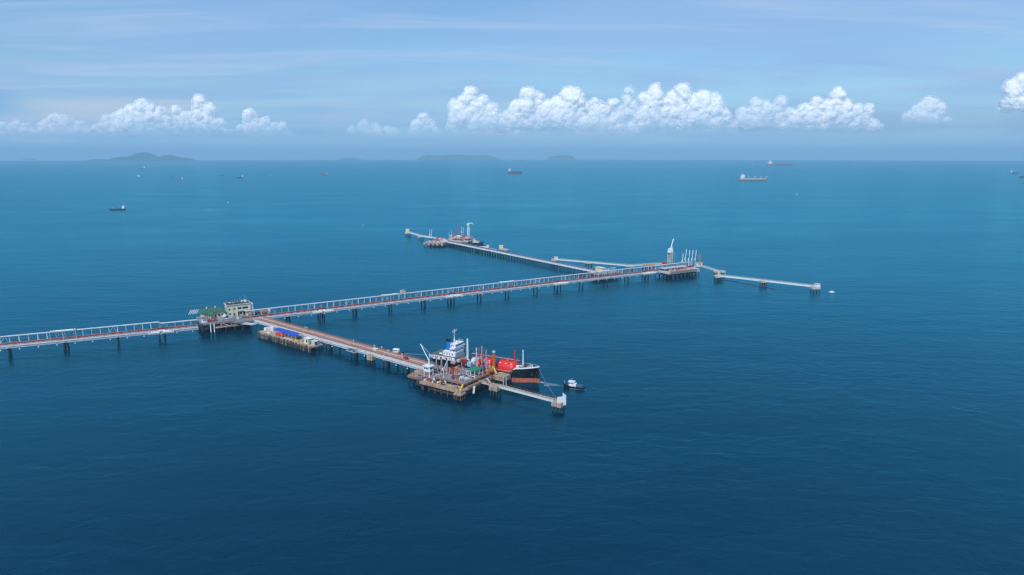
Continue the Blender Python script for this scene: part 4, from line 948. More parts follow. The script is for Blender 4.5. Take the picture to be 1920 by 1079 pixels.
# poop house and accommodation
acc0 = len(bpy.data.objects); acc_before = set(bpy.data.objects)
def tier(x0,x1,b,z0,z1,m=ship_white): return part('deckhouse', MB().bbox(x0,x1,-b,b,z0,z1,0.2), m, sh)
PZ = 7.5
tier(12.4,31,6.75,PZ,PZ+3.0)
part('boat_deck', MB().box(11,31.6,-6.9,6.9,PZ+3.0,PZ+3.2), mat('ship_grey_deck',(0.10,0.115,0.10),0.7,var=0.25), sh)
tier(20.5,31,5.6,PZ+3.2,PZ+5.9); part('deck_slab', MB().box(20.3,31.2,-5.8,5.8,PZ+5.9,PZ+6.1), ship_white, sh)
tier(26.2,31,5.4,PZ+6.1,PZ+8.9); part('deck_slab', MB().box(26.1,31.2,-5.6,5.6,PZ+8.9,PZ+9.05), ship_white, sh)
tier(26.8,31,5.2,PZ+9.05,PZ+11.9); part('bridge_wing', MB().box(28,31.3,-7.2,7.2,PZ+9.06,PZ+10.0), ship_white, sh); part('bridge_roof', MB().box(26.6,31.3,-5.5,5.5,PZ+11.9,PZ+12.1), ship_white, sh)
wn = 0
for z0, xa, xb, b in ((PZ+1.3,13,30,6.75),(PZ+4.2,21.4,30,5.6),(PZ+7.0,26.8,30,5.4),(PZ+10.4,27.4,30.5,5.2)):
    x = xa
    while x < xb-0.8:
        for s_ in (-1,):
            y = s_*(b+0.012); part('window', MB().box(x,x+0.75,y-0.03,y+0.01,z0,z0+(0.9 if z0 < PZ+9 else 1.0)), window_m, sh)
        x += (3.4 if z0 < PZ+2 else 2.3) if z0 < PZ+9 else 1.3
for z0, b in ((PZ+1.2,5.4),(PZ+3.9,5),(PZ+7.0,4.8),(PZ+10.4,4.6)):
    y = -b
    while y < b-0.4:
        part('window', MB().box(30.995,31.05,y,y+0.8,z0,z0+0.85), window_m, sh); y += 1.7 if z0 < PZ+9 else 1.15
for x in (15,19,24,28): part('doorway', MB().box(x,x+0.9,-6.81,-6.755,PZ+0.1,PZ+2.1), dark, sh)
ap = MB()
for x in (11.4,14.5,18,21.5,25,28.5): ap.box(x,x+0.3,-7.05,-6.8,PZ,PZ+3)
part('awning_posts', ap, ship_white, sh, kind='stuff')
fz = PZ+6.1
fn = part('funnel', MB().loft([[(15.4+1.9*math.cos(a)*1.15-0.0,1.6*math.sin(a),fz) for a in [2*math.pi*i/16 for i in range(16)]],[(15.0+1.75*math.cos(a),1.4*math.sin(a),fz+6.2) for a in [2*math.pi*i/16 for i in range(16)]]]), funnel_blue, sh)
part('funnel_cap', MB().loft([[(15.0+1.85*math.cos(a),1.5*math.sin(a),fz+6.2) for a in [2*math.pi*i/16 for i in range(16)]],[(14.9+1.8*math.cos(a),1.45*math.sin(a),fz+8.2) for a in [2*math.pi*i/16 for i in range(16)]]]), black_hull, fn)
part('engine_casing', MB().bbox(11.5,17.7,-3.2,3.2,PZ+3.2,fz+0.05,0.25), ship_white, sh); part('engine_casing', MB().bbox(16.9,19.6,-3.6,0.5,fz,fz+2.4,0.25), ship_white, sh)
part('life_raft', MB().capsule((9,-4.6,PZ+3.9),(11,-4.6,PZ+3.9),0.55,10), ship_white, sh)
part('lifeboat', MB().capsule((18,5.6,PZ+7.2),(22.5,5.6,PZ+7.2),1.1,12), orange, sh)
mz = PZ+12.1
mm = part('radar_mast', MB().tube((26.9,0,PZ+8.8),(26.9,0,mz+9.6),0.4,0.25,10), ship_white, sh)
part('crosstree', MB().box(26.7,27.1,-2.2,2.2,mz+7.6,mz+7.9).box(26.7,27.1,-1.5,1.5,mz+5.4,mz+5.65).beam((26.9,-2.1,mz+7.8),(26.9,-2.8,mz+9.2),0.25,0.25).beam((26.9,2.1,mz+7.8),(26.9,2.8,mz+9.2),0.25,0.25), ship_white, mm)
part('radar_scanner', MB().box(27.3,27.6,-1.8,1.8,mz+5.9,mz+6.3), red, mm)
bt = MB()
for i in range(7): bt.tube((27.5+(1.7*i)%3.4,-4.5+1.4*i,mz),(27.5+(1.7*i)%3.4,-4.5+1.4*i,mz+1.3+0.7*(i%3)),0.13,n=6)
for i in range(2): bt.beam((26.6,-5.4+10.8*i,mz+1.0),(31,-5.4+10.8*i,mz+1.0),0.08,0.08)
bt.beam((31.2,-5.4,mz+1.0),(31.2,5.4,mz+1.0),0.08,0.08)
part('bridge_top_fittings', bt, ship_white, sh, kind='stuff')
part('searchlight', MB().bbox(28.4,30,-1.2,0.6,mz,mz+1.6,0.3), ship_white, sh)
for o_ in set(bpy.data.objects)-acc_before:
    if o_.parent == sh and not o_.name.startswith(('funnel','engine','life')): o_.location.x -= 8.4
fn.location.x -= 1.6
# cargo area
def ctank(x0,x1,r_,z,y=0.0):
    o = part('cargo_tank', MB().capsule((x0+r_*0.6,y,z),(x1-r_*0.6,y,z),r_,28,6), tank_red, sh)
    part('tank_dome', MB().tube(((x0+x1)/2,y,z+r_-0.5),((x0+x1)/2,y,z+r_+1.2),1.1,n=14), orange, o)
    for k in range(3):
        a = R(-42); xx = x0+ (x1-x0)*(0.22+0.28*k)
        part('hatch', MB().tube((xx,y+r_*math.sin(a)*0.98,z+r_*math.cos(a)*0.98),(xx,y+r_*math.sin(a)*1.04,z+r_*math.cos(a)*1.04),0.42,n=10), ship_white, o)
    return o
ctank(38,52,4.9,7.4); ctank(54.2,69.5,5.3,7.3)
part('catwalk', MB().box(32,70,1.2,2.8,12.8,13.0), pink_red, sh)
for i in range(8): part('catwalk_post', MB().box(33+5*i,33.2+5*i,1.9,2.1,6,12.8), red, sh)
for yy,zz,rr,m in ((0.2,13.4,0.3,orange_pipe),(-0.8,13.2,0.25,purple),(3.4,13.1,0.3,purple),(4.4,12.6,0.3,pink_red)): part('cargo_pipe', MB().tube((33,yy,zz),(66,yy,zz),rr,n=8), m, sh)
mf = random.Random(11)
for i in range(44):
    x = mf.uniform(25,46); y = mf.uniform(-6.4,5); h = mf.uniform(1,4.2); m = mf.choice([tank_red,orange,purple,white,red,galv,yellow])
    part('manifold_pipe', MB().path([(x,y,6),(x,y,6.5+h),(x+mf.uniform(1,3),y-mf.uniform(0,0.6),6.5+h)],mf.uniform(0.2,0.4),8), m, sh)
part('compressor_house', MB().bbox(33.4,36.5,-2,5,6,10.2,0.2), ship_white, sh)
part('kingpost', MB().tube((31.6,-3.6,6),(31.6,-3.6,24.0),0.85,0.65,14).tube((31.6,-3.6,24.0),(31.6,-3.6,24.9),0.65,0.3,14), mat('pale_green_white',(0.62,0.69,0.65),0.5,var=0.06), sh)
part('derrick', MB().beam((35.4,-3.6,8),(41,-2.6,12.2),0.5,0.5), ship_white, sh)
for x,y,h in ((44,-3.2,8.5),(66,1.5,9)): part('vent_mast', MB().tube((x,y,11),(x,y,11+h),0.38,0.3,8), tank_red, sh)
# forecastle
part('foremast', MB().tube((73.2,0,9.5),(73.2,0,21.5),0.5,0.32,10).box(73,73.4,-1.0,1.0,17.5,17.8).box(73,73.4,-0.7,0.7,20.4,20.6), ship_white, sh)
mb = MB(); vs = []
fx = [70,72,74,76,78,80,82,84]
for x in fx: vs += [(x,-max(half(x,3)-0.15,0.02),zrail(x)-0.7),(x,max(half(x,3)-0.15,0.02),zrail(x)-0.7)]
mb.add(vs,[(2*k,2*k+1,2*k+3,2*k+2) for k in range(len(fx)-1)]); part('forecastle_deck', mb, mat('forecastle_dark',(0.03,0.032,0.03),0.8,var=0.4,dirt=(0.12,0.06,0.04),damt=0.35), sh)
fo = random.Random(6)
for i in range(16):
    x = fo.uniform(70.5,81); y = fo.uniform(-1,1)*half(x,3)*0.75; z = zrail(x)-0.7
    part('deck_fitting', MB().bbox(x,x+fo.uniform(.4,1.3),y,y+fo.uniform(.4,1.0),z,z+fo.uniform(.4,1.5),0.06), fo.choice([dark,white,grey_steel,galv,dark,rusty]), sh)
part('windlass', MB().bbox(75,77.5,-2.4,-0.6,10,11.4,0.2), dark, sh); part('windlass', MB().bbox(75,77.5,0.6,2.4,10,11.4,0.2), dark, sh)
part('hose_reel', MB().tube((78.5,-0.8,11.2),(78.5,0.8,11.2),0.8,n=12), grey_steel, sh)
for x in (71,72.2,79.5): part('bitts', MB().tube((x,-2.0,10),(x,-2.0,11.1),0.28,n=8).tube((x+0.9,-2.0,10),(x+0.9,-2.0,11.1),0.28,n=8), white, sh)
part('deck_locker', MB().bbox(70,72.2,-4.6,-2.8,9.4,11.2,0.2), white, sh)
rl = MB()
for s_ in (-1,1):
    for k in range(30):
        x = 36+k*1.1; rl.box(x-0.03,x+0.03,s_*7.1-0.03,s_*7.1+0.03,6,7.6)
    rl.box(36,69,s_*7.1-0.03,s_*7.1+0.03,7.5,7.6)
part('railing', rl, white, sh, kind='stuff')
part('anchor', MB().box(81.2,81.7,-3.0,-2.8,5.6,7.2).beam((81.0,-3.1,5.7),(82.0,-3.0,5.7),0.25,0.3), mat('anchor_dark',(0.12,0.05,0.04),0.8), sh)

# ropes
def sag(a, b, s_, n=14):
    a = Vector(a); b = Vector(b); return [a.lerp(b,i/n)-Vector((0,0,4*s_*(i/n)*(1-i/n))) for i in range(n+1)]
def rope(label, a, b, s_, r_=0.05):
    return single('mooring_rope', MB().path(sag(a,b,s_), r_, 5), rope_m, label, 'rope', (0,0,0), 0, 'mooring ropes of the gas tanker')
sw = lambda x,y,z: Vector((stern.x+uS.x*x-uS.y*y, stern.y+uS.y*x+uS.x*y, z))
e = at(1047,752,6.5); rope('pale rope from the tanker bow down to the white board dolphin', sw(84.5,-0.5,11.5), (e.x,e.y,6.8), 1.6)
e = at(757,662,2); rope('pale rope from the tanker stern to the small black boat on the left', sw(0.6,0,8.2), (e.x,e.y,1.8), 0.6, 0.08)
e = at(877,674,7); rope('rope along the black hull from stern to loading platform', sw(6,-6.2,7.8), (e.x,e.y,6.5), 0.8)
e = at(936,700,6.5); rope('rope from the tanker forecastle to the breasting dolphin', sw(71,-6,9.5), (e.x,e.y,6.8), 0.4, 0.06)

# ------------------------------------------------------------------ workboats
def boat_hull(Lb, B, zd, bowz, n=14):
    rows = []
    for i in range(n+1):
        f = i/n; x = Lb*f
        bh = B*(0.82+0.18*min(1,f*4)) if f < 0.55 else B*math.sqrt(max(0.0004,1-((f-0.55)/0.45)**2.3))
        z = zd + (bowz-zd)*max(0,(f-0.45)/0.55)**2 + 0.25*(1-min(1,f*4))
        k = 0.75 if f < .8 else 0.75*(1-(f-.8)*2.2)
        rows.append([(x,-bh,z),(x-0.3*f,-bh*0.97,z*0.5),(x-0.7*f,-bh*k,-0.9),(x-0.7*f,bh*k,-0.9),(x-0.3*f,bh*0.97,z*0.5),(x,bh,z)])
    return MB().loft(rows)
# tug right of the tanker
p0 = at(1056,725,0); p1 = at(1096,730,0); d = p0-p1; rzT = math.atan2(d.y,d.x)
tg = thing('work_boat','small black hulled work boat with white cabin right of the tanker bow','boat',tuple(p1),rzT)
LT = d.length
part('hull', boat_hull(LT,2.1,1.3,2.6), black_hull, tg)
part('boot_stripe', MB().box(0.2,LT*0.72,-2.2,-2.1,0.05,0.35), far_red, tg)
part('deck', MB().box(0.4,LT*0.72,-1.9,1.9,1.25,1.4), deck_red, tg)
part('wheelhouse', MB().bbox(LT*0.47,LT*0.72,-1.5,1.5,1.4,4.2,0.25), ship_white, tg)
part('wheelhouse_roof', MB().box(LT*0.45,LT*0.75,-1.7,1.7,4.2,4.4), ship_white, tg)
part('cabin', MB().bbox(LT*0.38,LT*0.468,-1.4,1.4,1.4,3.2,0.2), ship_white, tg)
for i in range(3): part('window', MB().box(LT*0.5+i*1.1,LT*0.5+0.7+i*1.1,1.51,1.56,2.9,3.7), window_m, tg); part('window', MB().box(LT*0.5+i*1.1,LT*0.5+0.7+i*1.1,-1.56,-1.51,2.9,3.7), window_m, tg)
part('cargo_cover', MB().bbox(1.2,LT*0.36,-1.6,1.6,1.4,2.5,0.3), tug_blue, tg)
part('mast', MB().tube((LT*0.6,0,4.4),(LT*0.6,0,6.4),0.08,n=6), white, tg); part('jackstaff', MB().tube((LT*0.93,0,2.2),(LT*0.93,0,5.0),0.07,n=6), white, tg)
# small boat behind the orange trestle
p0 = at(758,665,0); p1 = at(736,662.5,0); d = p0-p1; rz_ = math.atan2(d.y,d.x)
tg = thing('work_boat','white cabined black boat half hidden behind the orange trestle','boat',tuple(p1),rz_)
LT = d.length
part('hull', boat_hull(LT,1.9,1.2,2.2), black_hull, tg)
part('cabin', MB().bbox(0.8,LT*0.58,-1.5,1.5,1.2,3.9,0.4), ship_white, tg)
for i in range(3): part('window', MB().box(1.3+i*1.4,2.2+i*1.4,-1.56,-1.505,2.5,3.3), window_m, tg)
# tiny white boat far right
p = at(1564,549,0); tg = thing('motor_boat','tiny white motor boat right of the far white dolphin','boat',tuple(p),R(170))
part('hull', boat_hull(6,1.1,0.9,1.3), ship_white, tg); part('cabin', MB().bbox(1.5,3.4,-0.7,0.7,0.9,1.9,0.15), ship_white, tg)

# ------------------------------------------------------------------ far jetty (right): trestle end, tower, arms, dolphins
def piled_platform(name, label, loc, rz, x0,x1,y0,y1, z, thick, m, nx, ny, pm=None, cat='platform'):
    t = thing(name, label, cat, loc, rz)
    part('deck', MB().bbox(x0,x1,y0,y1,z-thick,z,0.2), m, t)
    P_ = pile_mesh(z-thick+0.1, 0.5, pm or pile_m)
    if y1-y0 > 10: part('under_deck_shade', MB().box(x0+2,x1-2,y0+2.2,y1-2,3.0,z-thick-0.02), dark, t)  # inset dark block added under wide decks to read as shade
    for i in range(nx):
        for j in range(ny): put('pile', P_, t, (x0+1.2+(x1-x0-2.4)*i/(nx-1), y0+1.2+(y1-y0-2.4)*j/(ny-1), 0))
    return t
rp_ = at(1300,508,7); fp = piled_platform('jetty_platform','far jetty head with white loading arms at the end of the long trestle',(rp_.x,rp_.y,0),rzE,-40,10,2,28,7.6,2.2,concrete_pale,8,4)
part('upper_deck', MB().box(-38,2,12,22,10.5,10.9), concrete_pale, fp)
for i in range(8): part('column', MB().box(-37+5.4*i,-36.5+5.4*i,12.2,12.7,7.6,10.5), red if i%2 else galv, fp)
part('edge_pipe', MB().tube((-38,1,8.2),(8,1,8.2),0.4), red, fp); part('edge_pipe', MB().tube((-38,4,8.4),(4,4,8.4),0.35), orange_pipe, fp)
fw = random.Random(5)
for i in range(16):
    x = fw.uniform(-36,4); y = fw.uniform(2,11); part('valve_pipe', MB().path([(x,y,7.6),(x,y,9.3+fw.random()),(x+fw.uniform(1,3),y,9.3)],0.28,6), fw.choice([red,galv,white,orange_pipe,purple]), fp)
hp = at(1306,506,6); t = piled_platform('jetty_nose','white nosed outer block of the far jetty head under the white hut',(hp.x,hp.y,0),rzE,-13,6,0,12,7.2,4.4,concrete_pale,4,3)
p = at(1311,500,7.4); t = thing('watch_hut','small white hut at the outer tip of the far jetty head','hut',(p.x,p.y,7.3),rzE)
part('wall', MB().bbox(-3.2,3.2,-2.6,2.6,0,5.0,0.2), ship_white, t); part('roof', MB().box(-3.6,3.6,-3,3,5.0,5.3), concrete_pale, t); part('window', MB().box(-0.6,0.6,-2.66,-2.61,2,3.6), window_m, t)
p = at(1293,502,7.4); single('deck_equipment', MB().bbox(-4,4,-1.5,1.5,0,2,0.2), red, 'red valve bank beside the white hut of the far jetty', 'equipment', (p.x,p.y,7.6), rzE)
p = at(1245,496,8); single('deck_equipment', MB().bbox(-2.6,2.6,-2,2,0,4.4,0.3), tank_red, 'bright red house left of the far jetty crane tower', 'equipment', (p.x,p.y,7.6), rzE)
# crane tower with jib
p = at(1256,494,8); t = thing('jetty_crane','tall pale lattice crane tower with white jib on the far jetty','crane',(p.x,p.y,7.6),rzE)
for sx in (-1,1):
    for sy in (-1,1): part('leg', MB().box(sx*2.2-0.3,sx*2.2+0.3,sy*2.2-0.3,sy*2.2+0.3,0,15.5), cream, t)
br = MB()
for i in range(7):
    for sy in (-2.2,2.2):
        br.box(-2,2,sy-0.15,sy+0.15,2+2.2*i,2.4+2.2*i); br.beam((-2 if i%2 else 2,sy,2.2*i),(2 if i%2 else -2,sy,2.2*i+2.2),0.25,0.25)
    br.box(-2.35,-2.05,-2,2,2+2.2*i,2.4+2.2*i)
part('bracing', br, cream, t, kind='stuff')
part('machine_house', MB().bbox(-2.9,2.9,-2.6,2.6,15.6,20.2,0.5), ship_white, t); part('gallery', MB().box(-4.2,3.6,-3.2,3.2,15.3,15.58), ship_white, t)
part('jib', MB().beam((0.4,0,20),(6.5,2.0,32.5),1.0,0.9), ship_white, t); part('a_frame', MB().beam((2.4,0,19.8),(3.2,0,23.5),0.5,0.5), ship_white, t)
# white loading arms
for i,(px,h) in enumerate(((1279,17),(1284.5,23),(1291,21.5),(1297,21.5),(1303,21.5))):
    p = at(px,500.5-0.1*i,8); loading_arm(['shortest white loading arm, leftmost on the far jetty','tallest white loading arm, second from the left on the far jetty','middle white loading arm of the far jetty','fourth white loading arm from the left on the far jetty','rightmost white loading arm on the far jetty'][i],(p.x,p.y,7.6),rzE,h,ship_white,0.12,'white loading arms on the far jetty')
mast('fire_tower','orange brown tapering tower above the white hut of the far jetty',1311,497,12.6,13.5,0.85,orange_pipe,'tower',lattice=True)
mast('light_pole','thin pale pole right of the far jetty crane',1265,494,8,15,0.15,galv,'light pole')
# walkway chain behind
F1 = at(1040,486,6.5); F2 = at(1104,491.5,6.5); F3 = at(1180,498,6.5); F4 = at(1216,496,6.5); F5 = at(1243,494.5,6.5)
dolphin('far dolphin with a white shelter at the left end of the back catwalk', F1, 0.2, 9, 6, 6.5, 2.4, concrete_pale, board='box')
dolphin('second dolphin from the left on the back catwalk', F2, -0.3, 9, 5, 6.5, 2.0, concrete_pale)
dolphin('third dolphin of the back catwalk, where it bends', F3, 0, 11, 6, 6.8, 2.2, concrete_pale)
dolphin('wide orange topped dolphin near the far crane tower', F4, 0.1, 17, 7, 7.0, 2.2, orange_pipe, npx=4)
catwalk('white catwalk from the white shelter dolphin to the second dolphin', F1, F2, 6.9, w_=1.6)
catwalk('long white catwalk between the second and third dolphins of the back row', F2, F3, 6.9, w_=1.6)
catwalk('white catwalk rising right from the bend dolphin', F3, F4, 6.9, w_=1.6)
catwalk('short white catwalk from the orange topped dolphin to the far jetty head', F4, F5, 7.2, w_=1.8)
G0 = at(1317,500,7); G1 = at(1349,508.5,7); G2 = at(1347,516.5,6.5); G3 = at(1432,526,6.5); G4 = at(1529,537,6.5)
t = dolphin('dark dolphin with upright fender posts right of the far jetty', G1, 0.15, 13, 7, 7.2, 2.0, concrete_pale, npx=5)
for i in range(5): part('fender_post', MB().box(-6.4+3.1*i,-5.9+3.1*i,-3.9,-3.55,0.2,7.9), yellow if i==4 else grey_steel, t)
dolphin('pale dolphin with yellow bollards at the near end of the right catwalk', G2, 0.1, 9, 6, 6.6, 2.6, concrete_pale)
dolphin('middle dolphin of the long right catwalk', G3, 0.1, 8, 6, 6.6, 2.4, concrete_pale)
dolphin('outermost dolphin with a white shelter at the right end', G4, 0.1, 9, 7, 6.2, 2.6, concrete_pale, board='box')
catwalk('white catwalk sloping from the far jetty head to the dark dolphin', G0, G1, 8.0, 7.3, 1.8)
catwalk('long white catwalk from the pale yellow bollard dolphin to the middle one', G2, G3, 7.0, w_=2.2, h=1.9)
catwalk('long white catwalk from the middle dolphin to the outermost one', G3, G4, 7.0, w_=2.2, h=1.9)
catwalk('short link from the dark dolphin to the pale dolphin', G1, G2, 7.2, 6.8, 1.6)
# floating boom
bp_ = [at(x,y,0) for x,y in ((1346,523),(1362,526),(1380,529),(1400,533),(1412,535),(1420,537),(1436,538.5),(1455,543))]
single('floating_boom', MB().path([(p.x,p.y,0.1) for p in bp_],0.32,6), mat('boom_dark',(0.10,0.04,0.05),0.7), 'thin dark floating oil boom trailing below the right catwalk', 'boom', (0,0,0))

# ------------------------------------------------------------------ far left jetty (back)
C0 = at(834,452.5,7); C1 = at(1128,512,7); dC = C1-C0; LC = dC.length; rzC = math.atan2(dC.y,dC.x)
tcx = thing('road_trestle','grey topped concrete causeway on many dark piles running to the far left jetty','causeway',tuple(C0),rzC)
part('deck', MB().box(0,LC,0,8.5,6.1,7.0), concrete_grey, tcx); part('edge_beam', MB().box(0,LC,-0.4,-0.01,5.6,7.3), ship_white, tcx)
part('pipe', MB().tube((0,6.5,7.6),(LC,6.5,7.6),0.4), purple, tcx); part('pipe', MB().tube((0,7.6,7.6),(LC,7.6,7.6),0.35), lagging, tcx); part('pipe', MB().tube((0,1.2,7.5),(LC,1.2,7.5),0.35), lagging, tcx)
PC = pile_mesh(5.5,0.42,pile_m); CC = MB().box(-0.7,0.7,-0.9,8.9,5.1,5.58).mesh('pile_cap', concrete_pale)
x = 3
while x < LC:
    put('pile_cap', CC, tcx, (x,0,0))
    for yy in (0.3,4,8): put('pile', PC, tcx, (x,yy,0))
    x += 7.2
part('embayment', MB().bbox(118,134,8.6,15,5.4,6.8,0.2), concrete_pale, tcx)
p = at(1125,507,8); t = thing('equipment_cabin','bright yellow flat roofed cabin where the back causeway meets the long trestle','cabin',(p.x,p.y,7.0),R(-45))
part('wall', MB().box(-5,5,-3,3,0,4.4), mat('pale_yellow',(0.78,0.60,0.22),0.7,var=0.1), t); part('roof', MB().box(-6.2,6.2,-3.8,3.8,4.4,4.8), cream, t)
for i in range(3): part('wall_rib', MB().box(-3.5+3*i,-3.2+3*i,-3.15,-3.02,0,4.4), cream, t)
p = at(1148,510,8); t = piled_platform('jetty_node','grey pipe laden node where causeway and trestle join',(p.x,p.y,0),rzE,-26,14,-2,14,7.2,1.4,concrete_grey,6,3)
for i in range(6): part('pipe_loop', MB().path([(-22+5*i,2,7.2),(-22+5*i,2,12.6),(-19+5*i,2,12.6),(-19+5*i,2,7.2)],0.28,6), white, t)
part('mass_pier', MB().box(-10,-2,-1,8,-3,5.8), dark, t)
# jetty at its far end
def CPt(u,v,z=0): q_ = C0+dC.normalized()*u+Vector((-dC.y,dC.x,0)).normalized()*v; return (q_.x,q_.y,z)
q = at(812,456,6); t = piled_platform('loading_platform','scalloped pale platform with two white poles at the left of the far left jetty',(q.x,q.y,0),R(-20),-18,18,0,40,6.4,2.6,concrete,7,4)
for i in range(5): part('fender_block', MB().bbox(-17+8*i,-13+8*i,-2.4,-0.02,2.2,6.0,0.3), concrete, t)
for px,h,lab in ((806,15,'left white pole of the pair on the far left jetty'),(809.5,15.5,'right white pole of the pair on the far left jetty')): 
    p = at(px,447,7); loading_arm(lab,(p.x,p.y,6.4),0.5,h,ship_white,0.05,'white arms on the far left jetty')
for px,py,w_,m,lab in ((822,447,8,tank_red,'red machine on the scalloped far platform'),(808,449,7,purple,'dark blue valves below the white pole pair'),(830,448,6,pink_red,'faded red pipes right on the scalloped platform')):
    p = at(px,py,7); single('deck_equipment', MB().bbox(-w_/2,w_/2,-2,2,0,2.2,0.3), m, lab, 'equipment', (p.x,p.y,6.4), R(-20), 'equipment on the far left jetty')
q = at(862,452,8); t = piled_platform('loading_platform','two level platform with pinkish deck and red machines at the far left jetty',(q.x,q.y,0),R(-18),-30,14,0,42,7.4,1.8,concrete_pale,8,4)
part('upper_deck', MB().box(-24,12,8,36,10.6,11.2), mat('pinkish_deck',(0.5,0.33,0.30),0.85,var=0.2), t)
for i in range(8): part('column', MB().box(-23.5+4.9*i,-22.9+4.9*i,8.2,8.8,7.4,10.6), concrete_pale, t)
for px,py,w_,m,lab in ((852,443,4.5,tank_red,'bright red box on the upper deck of the far left jetty'),(872,445.5,8,red,'long dark red machine below the far left tower'),(846,443.5,5,concrete_pale,'pale box left on the upper deck of the far left jetty'),(860,444.5,7,white,'white pipe bank in the middle of the far left jetty')):
    p = at(px,py,11.2); single('deck_equipment', MB().bbox(-w_/2,w_/2,-2,2,0,2.6,0.3), m, lab, 'equipment', (p.x,p.y,11.2), R(-18), 'equipment on the far left jetty')
fj = random.Random(8)
for i in range(22):
    x = fj.uniform(-22,8); y = fj.uniform(9,30); z0 = 11.2
    part('deck_pipe', MB().path([(x,y,z0),(x,y,z0+fj.uniform(.8,2.4)),(x+fj.uniform(2,7),y,z0+1.0),(x+2,y,z0)],0.35,6), fj.choice([pink_red,white,red,galv,concrete_pale,dark]), t)
    x = fj.uniform(-28,8); part('deck_pipe', MB().path([(x,2+5*fj.random(),7.4),(x,3,8.2+fj.random()*1.6),(x+fj.uniform(2,6),3,8.6)],0.35,6), fj.choice([pink_red,white,red,galv,dark]), t)
pf = [o for o in bpy.data.objects if o.get('label','').startswith('scalloped pale platform')][0]
for i in range(16):
    x = fj.uniform(-16,14); y = fj.uniform(3,30)
    part('deck_pipe', MB().path([(x,y,6.4),(x,y,7.2+fj.random()*2),(x+fj.uniform(2,6),y,7.4),(x+2,y,6.4)],0.35,6), fj.choice([pink_red,white,red,galv,concrete_pale,purple]), pf)
mast('fire_tower','slim red lattice tower on the far left jetty',860.5,444,11.2,19,1.0,mat('faded_red_tower',(0.40,0.08,0.10),0.6),'tower',lattice=True)
for px,h,lab in ((865.5,17,'left grey loading arm beside the red far tower'),(868.5,16,'right grey loading arm beside the red far tower')):
    p = at(px,444,11); loading_arm(lab,(p.x,p.y,11.2),0.3,h,galv,0.05,'grey arms on the far left jetty')
mast('light_pole','thin pole left on the far left jetty',842,444,11.2,8,0.2,white,'light pole'); mast('light_pole','second thin pole left on the far left jetty',847,444,11.2,11,0.2,white,'light pole')
p = at(878.5,446,8); t = thing('jetty_crane','white lattice crane tower with a short level jib on the far left jetty','crane',(p.x,p.y,7.4),R(-10))
for sx in (-1,1):
    for sy in (-1,1): part('leg', MB().beam((sx*1.9,sy*1.9,0),(sx*1.4,sy*1.4,22),0.4,0.4), ship_white, t)
br = MB()
for i in range(8):
    z0 = 2.7*i
    for sy in (-1.7,1.7): br.beam((-1.8 if i%2 else 1.8,sy,z0),(1.8 if i%2 else -1.8,sy,z0+2.7),0.35,0.35); br.box(-1.8,1.8,sy-0.15,sy+0.15,z0+2.5,z0+2.8)
part('bracing', br, ship_white, t, kind='stuff')
part('machine_house', MB().bbox(-2.4,2.0,-2,2,22,25.5,0.4), cream, t); part('jib', MB().beam((0,0,25.6),(6.8,0,25.9),1.7,1.5).beam((6.8,0,25.9),(8.8,0,24),1.1,1.1), cream, t)
# moored barge-like boat
p = at(884,458,0); t = thing('supply_boat','pale supply boat with dark hull moored right of the far left jetty','boat',tuple(p),R(-6))
part('hull', boat_hull(21,4.2,3.2,5.0), far_dark, t); part('deck', MB().box(1,14,-3.9,3.9,3.25,3.4), cream, t); part('bulwark', MB().box(1,13,-4.3,-4.1,3.0,4.4), cream, t); part('deckhouse', MB().bbox(3,9,-3,3,3.3,6.0,0.3), cream, t)
part('deckhouse', MB().bbox(9.1,14,-2.6,2.6,3.4,5.2,0.3), concrete_pale, t); part('mast', MB().tube((5.5,0,6),(5.5,0,9.5),0.5,0.4), ship_white, t)
p = at(905,463.5,6); t = piled_platform('mooring_platform','long pale low platform between the supply boat and the causeway',(p.x,p.y,0),R(-15),-14,10,0,8,6,1.6,cream,5,2)
part('fender', MB().box(6,9.8,1,7,6.0,8.8), cream, t)
p = at(938,468,6); t = piled_platform('mooring_platform','small block beside the causeway carrying a cream shelter',(p.x,p.y,0),R(-50),-8,10,3,10,6.4,1.6,concrete_pale,4,2)
p = at(940.5,465,7); t = thing('equipment_cabin','small cream shelter beside the causeway right of the supply boat','cabin',(p.x,p.y,6.5),R(-30)); part('wall', MB().box(-3,3,-2,2,0,4), mat('pale_yellow',(0.78,0.60,0.22)), t); part('roof', MB().box(-3.5,3.5,-2.5,2.5,4,4.4), ship_white, t)
H1 = at(765,435,7); H2 = at(789,442,7); H3 = at(836,449,7)
dolphin('westernmost dolphin with a yellow and white shelter at the far left', H1, R(-30), 9, 8, 7, 3.2, concrete_pale)
p = H1; t = thing('equipment_cabin','yellow and white shelter on the westernmost dolphin','cabin',(p.x,p.y,7.0),R(-20)); part('wall', MB().box(-3.2,3.2,-2.4,2.4,0,4.6), mat('pale_yellow',(0.78,0.60,0.22)), t); part('roof', MB().box(-3.8,3.8,-3,3,4.6,5.1), ship_white, t)
dolphin('second dolphin from the far left end', H2, R(-30), 9, 7, 7, 3.0, concrete_pale)
catwalk('white catwalk to the westernmost yellow shelter', H1, H2, 7.4, w_=2.6, h=2.2)
catwalk('white catwalk from the second dolphin to the far left jetty', H2, H3, 7.4, w_=2.6, h=2.2)

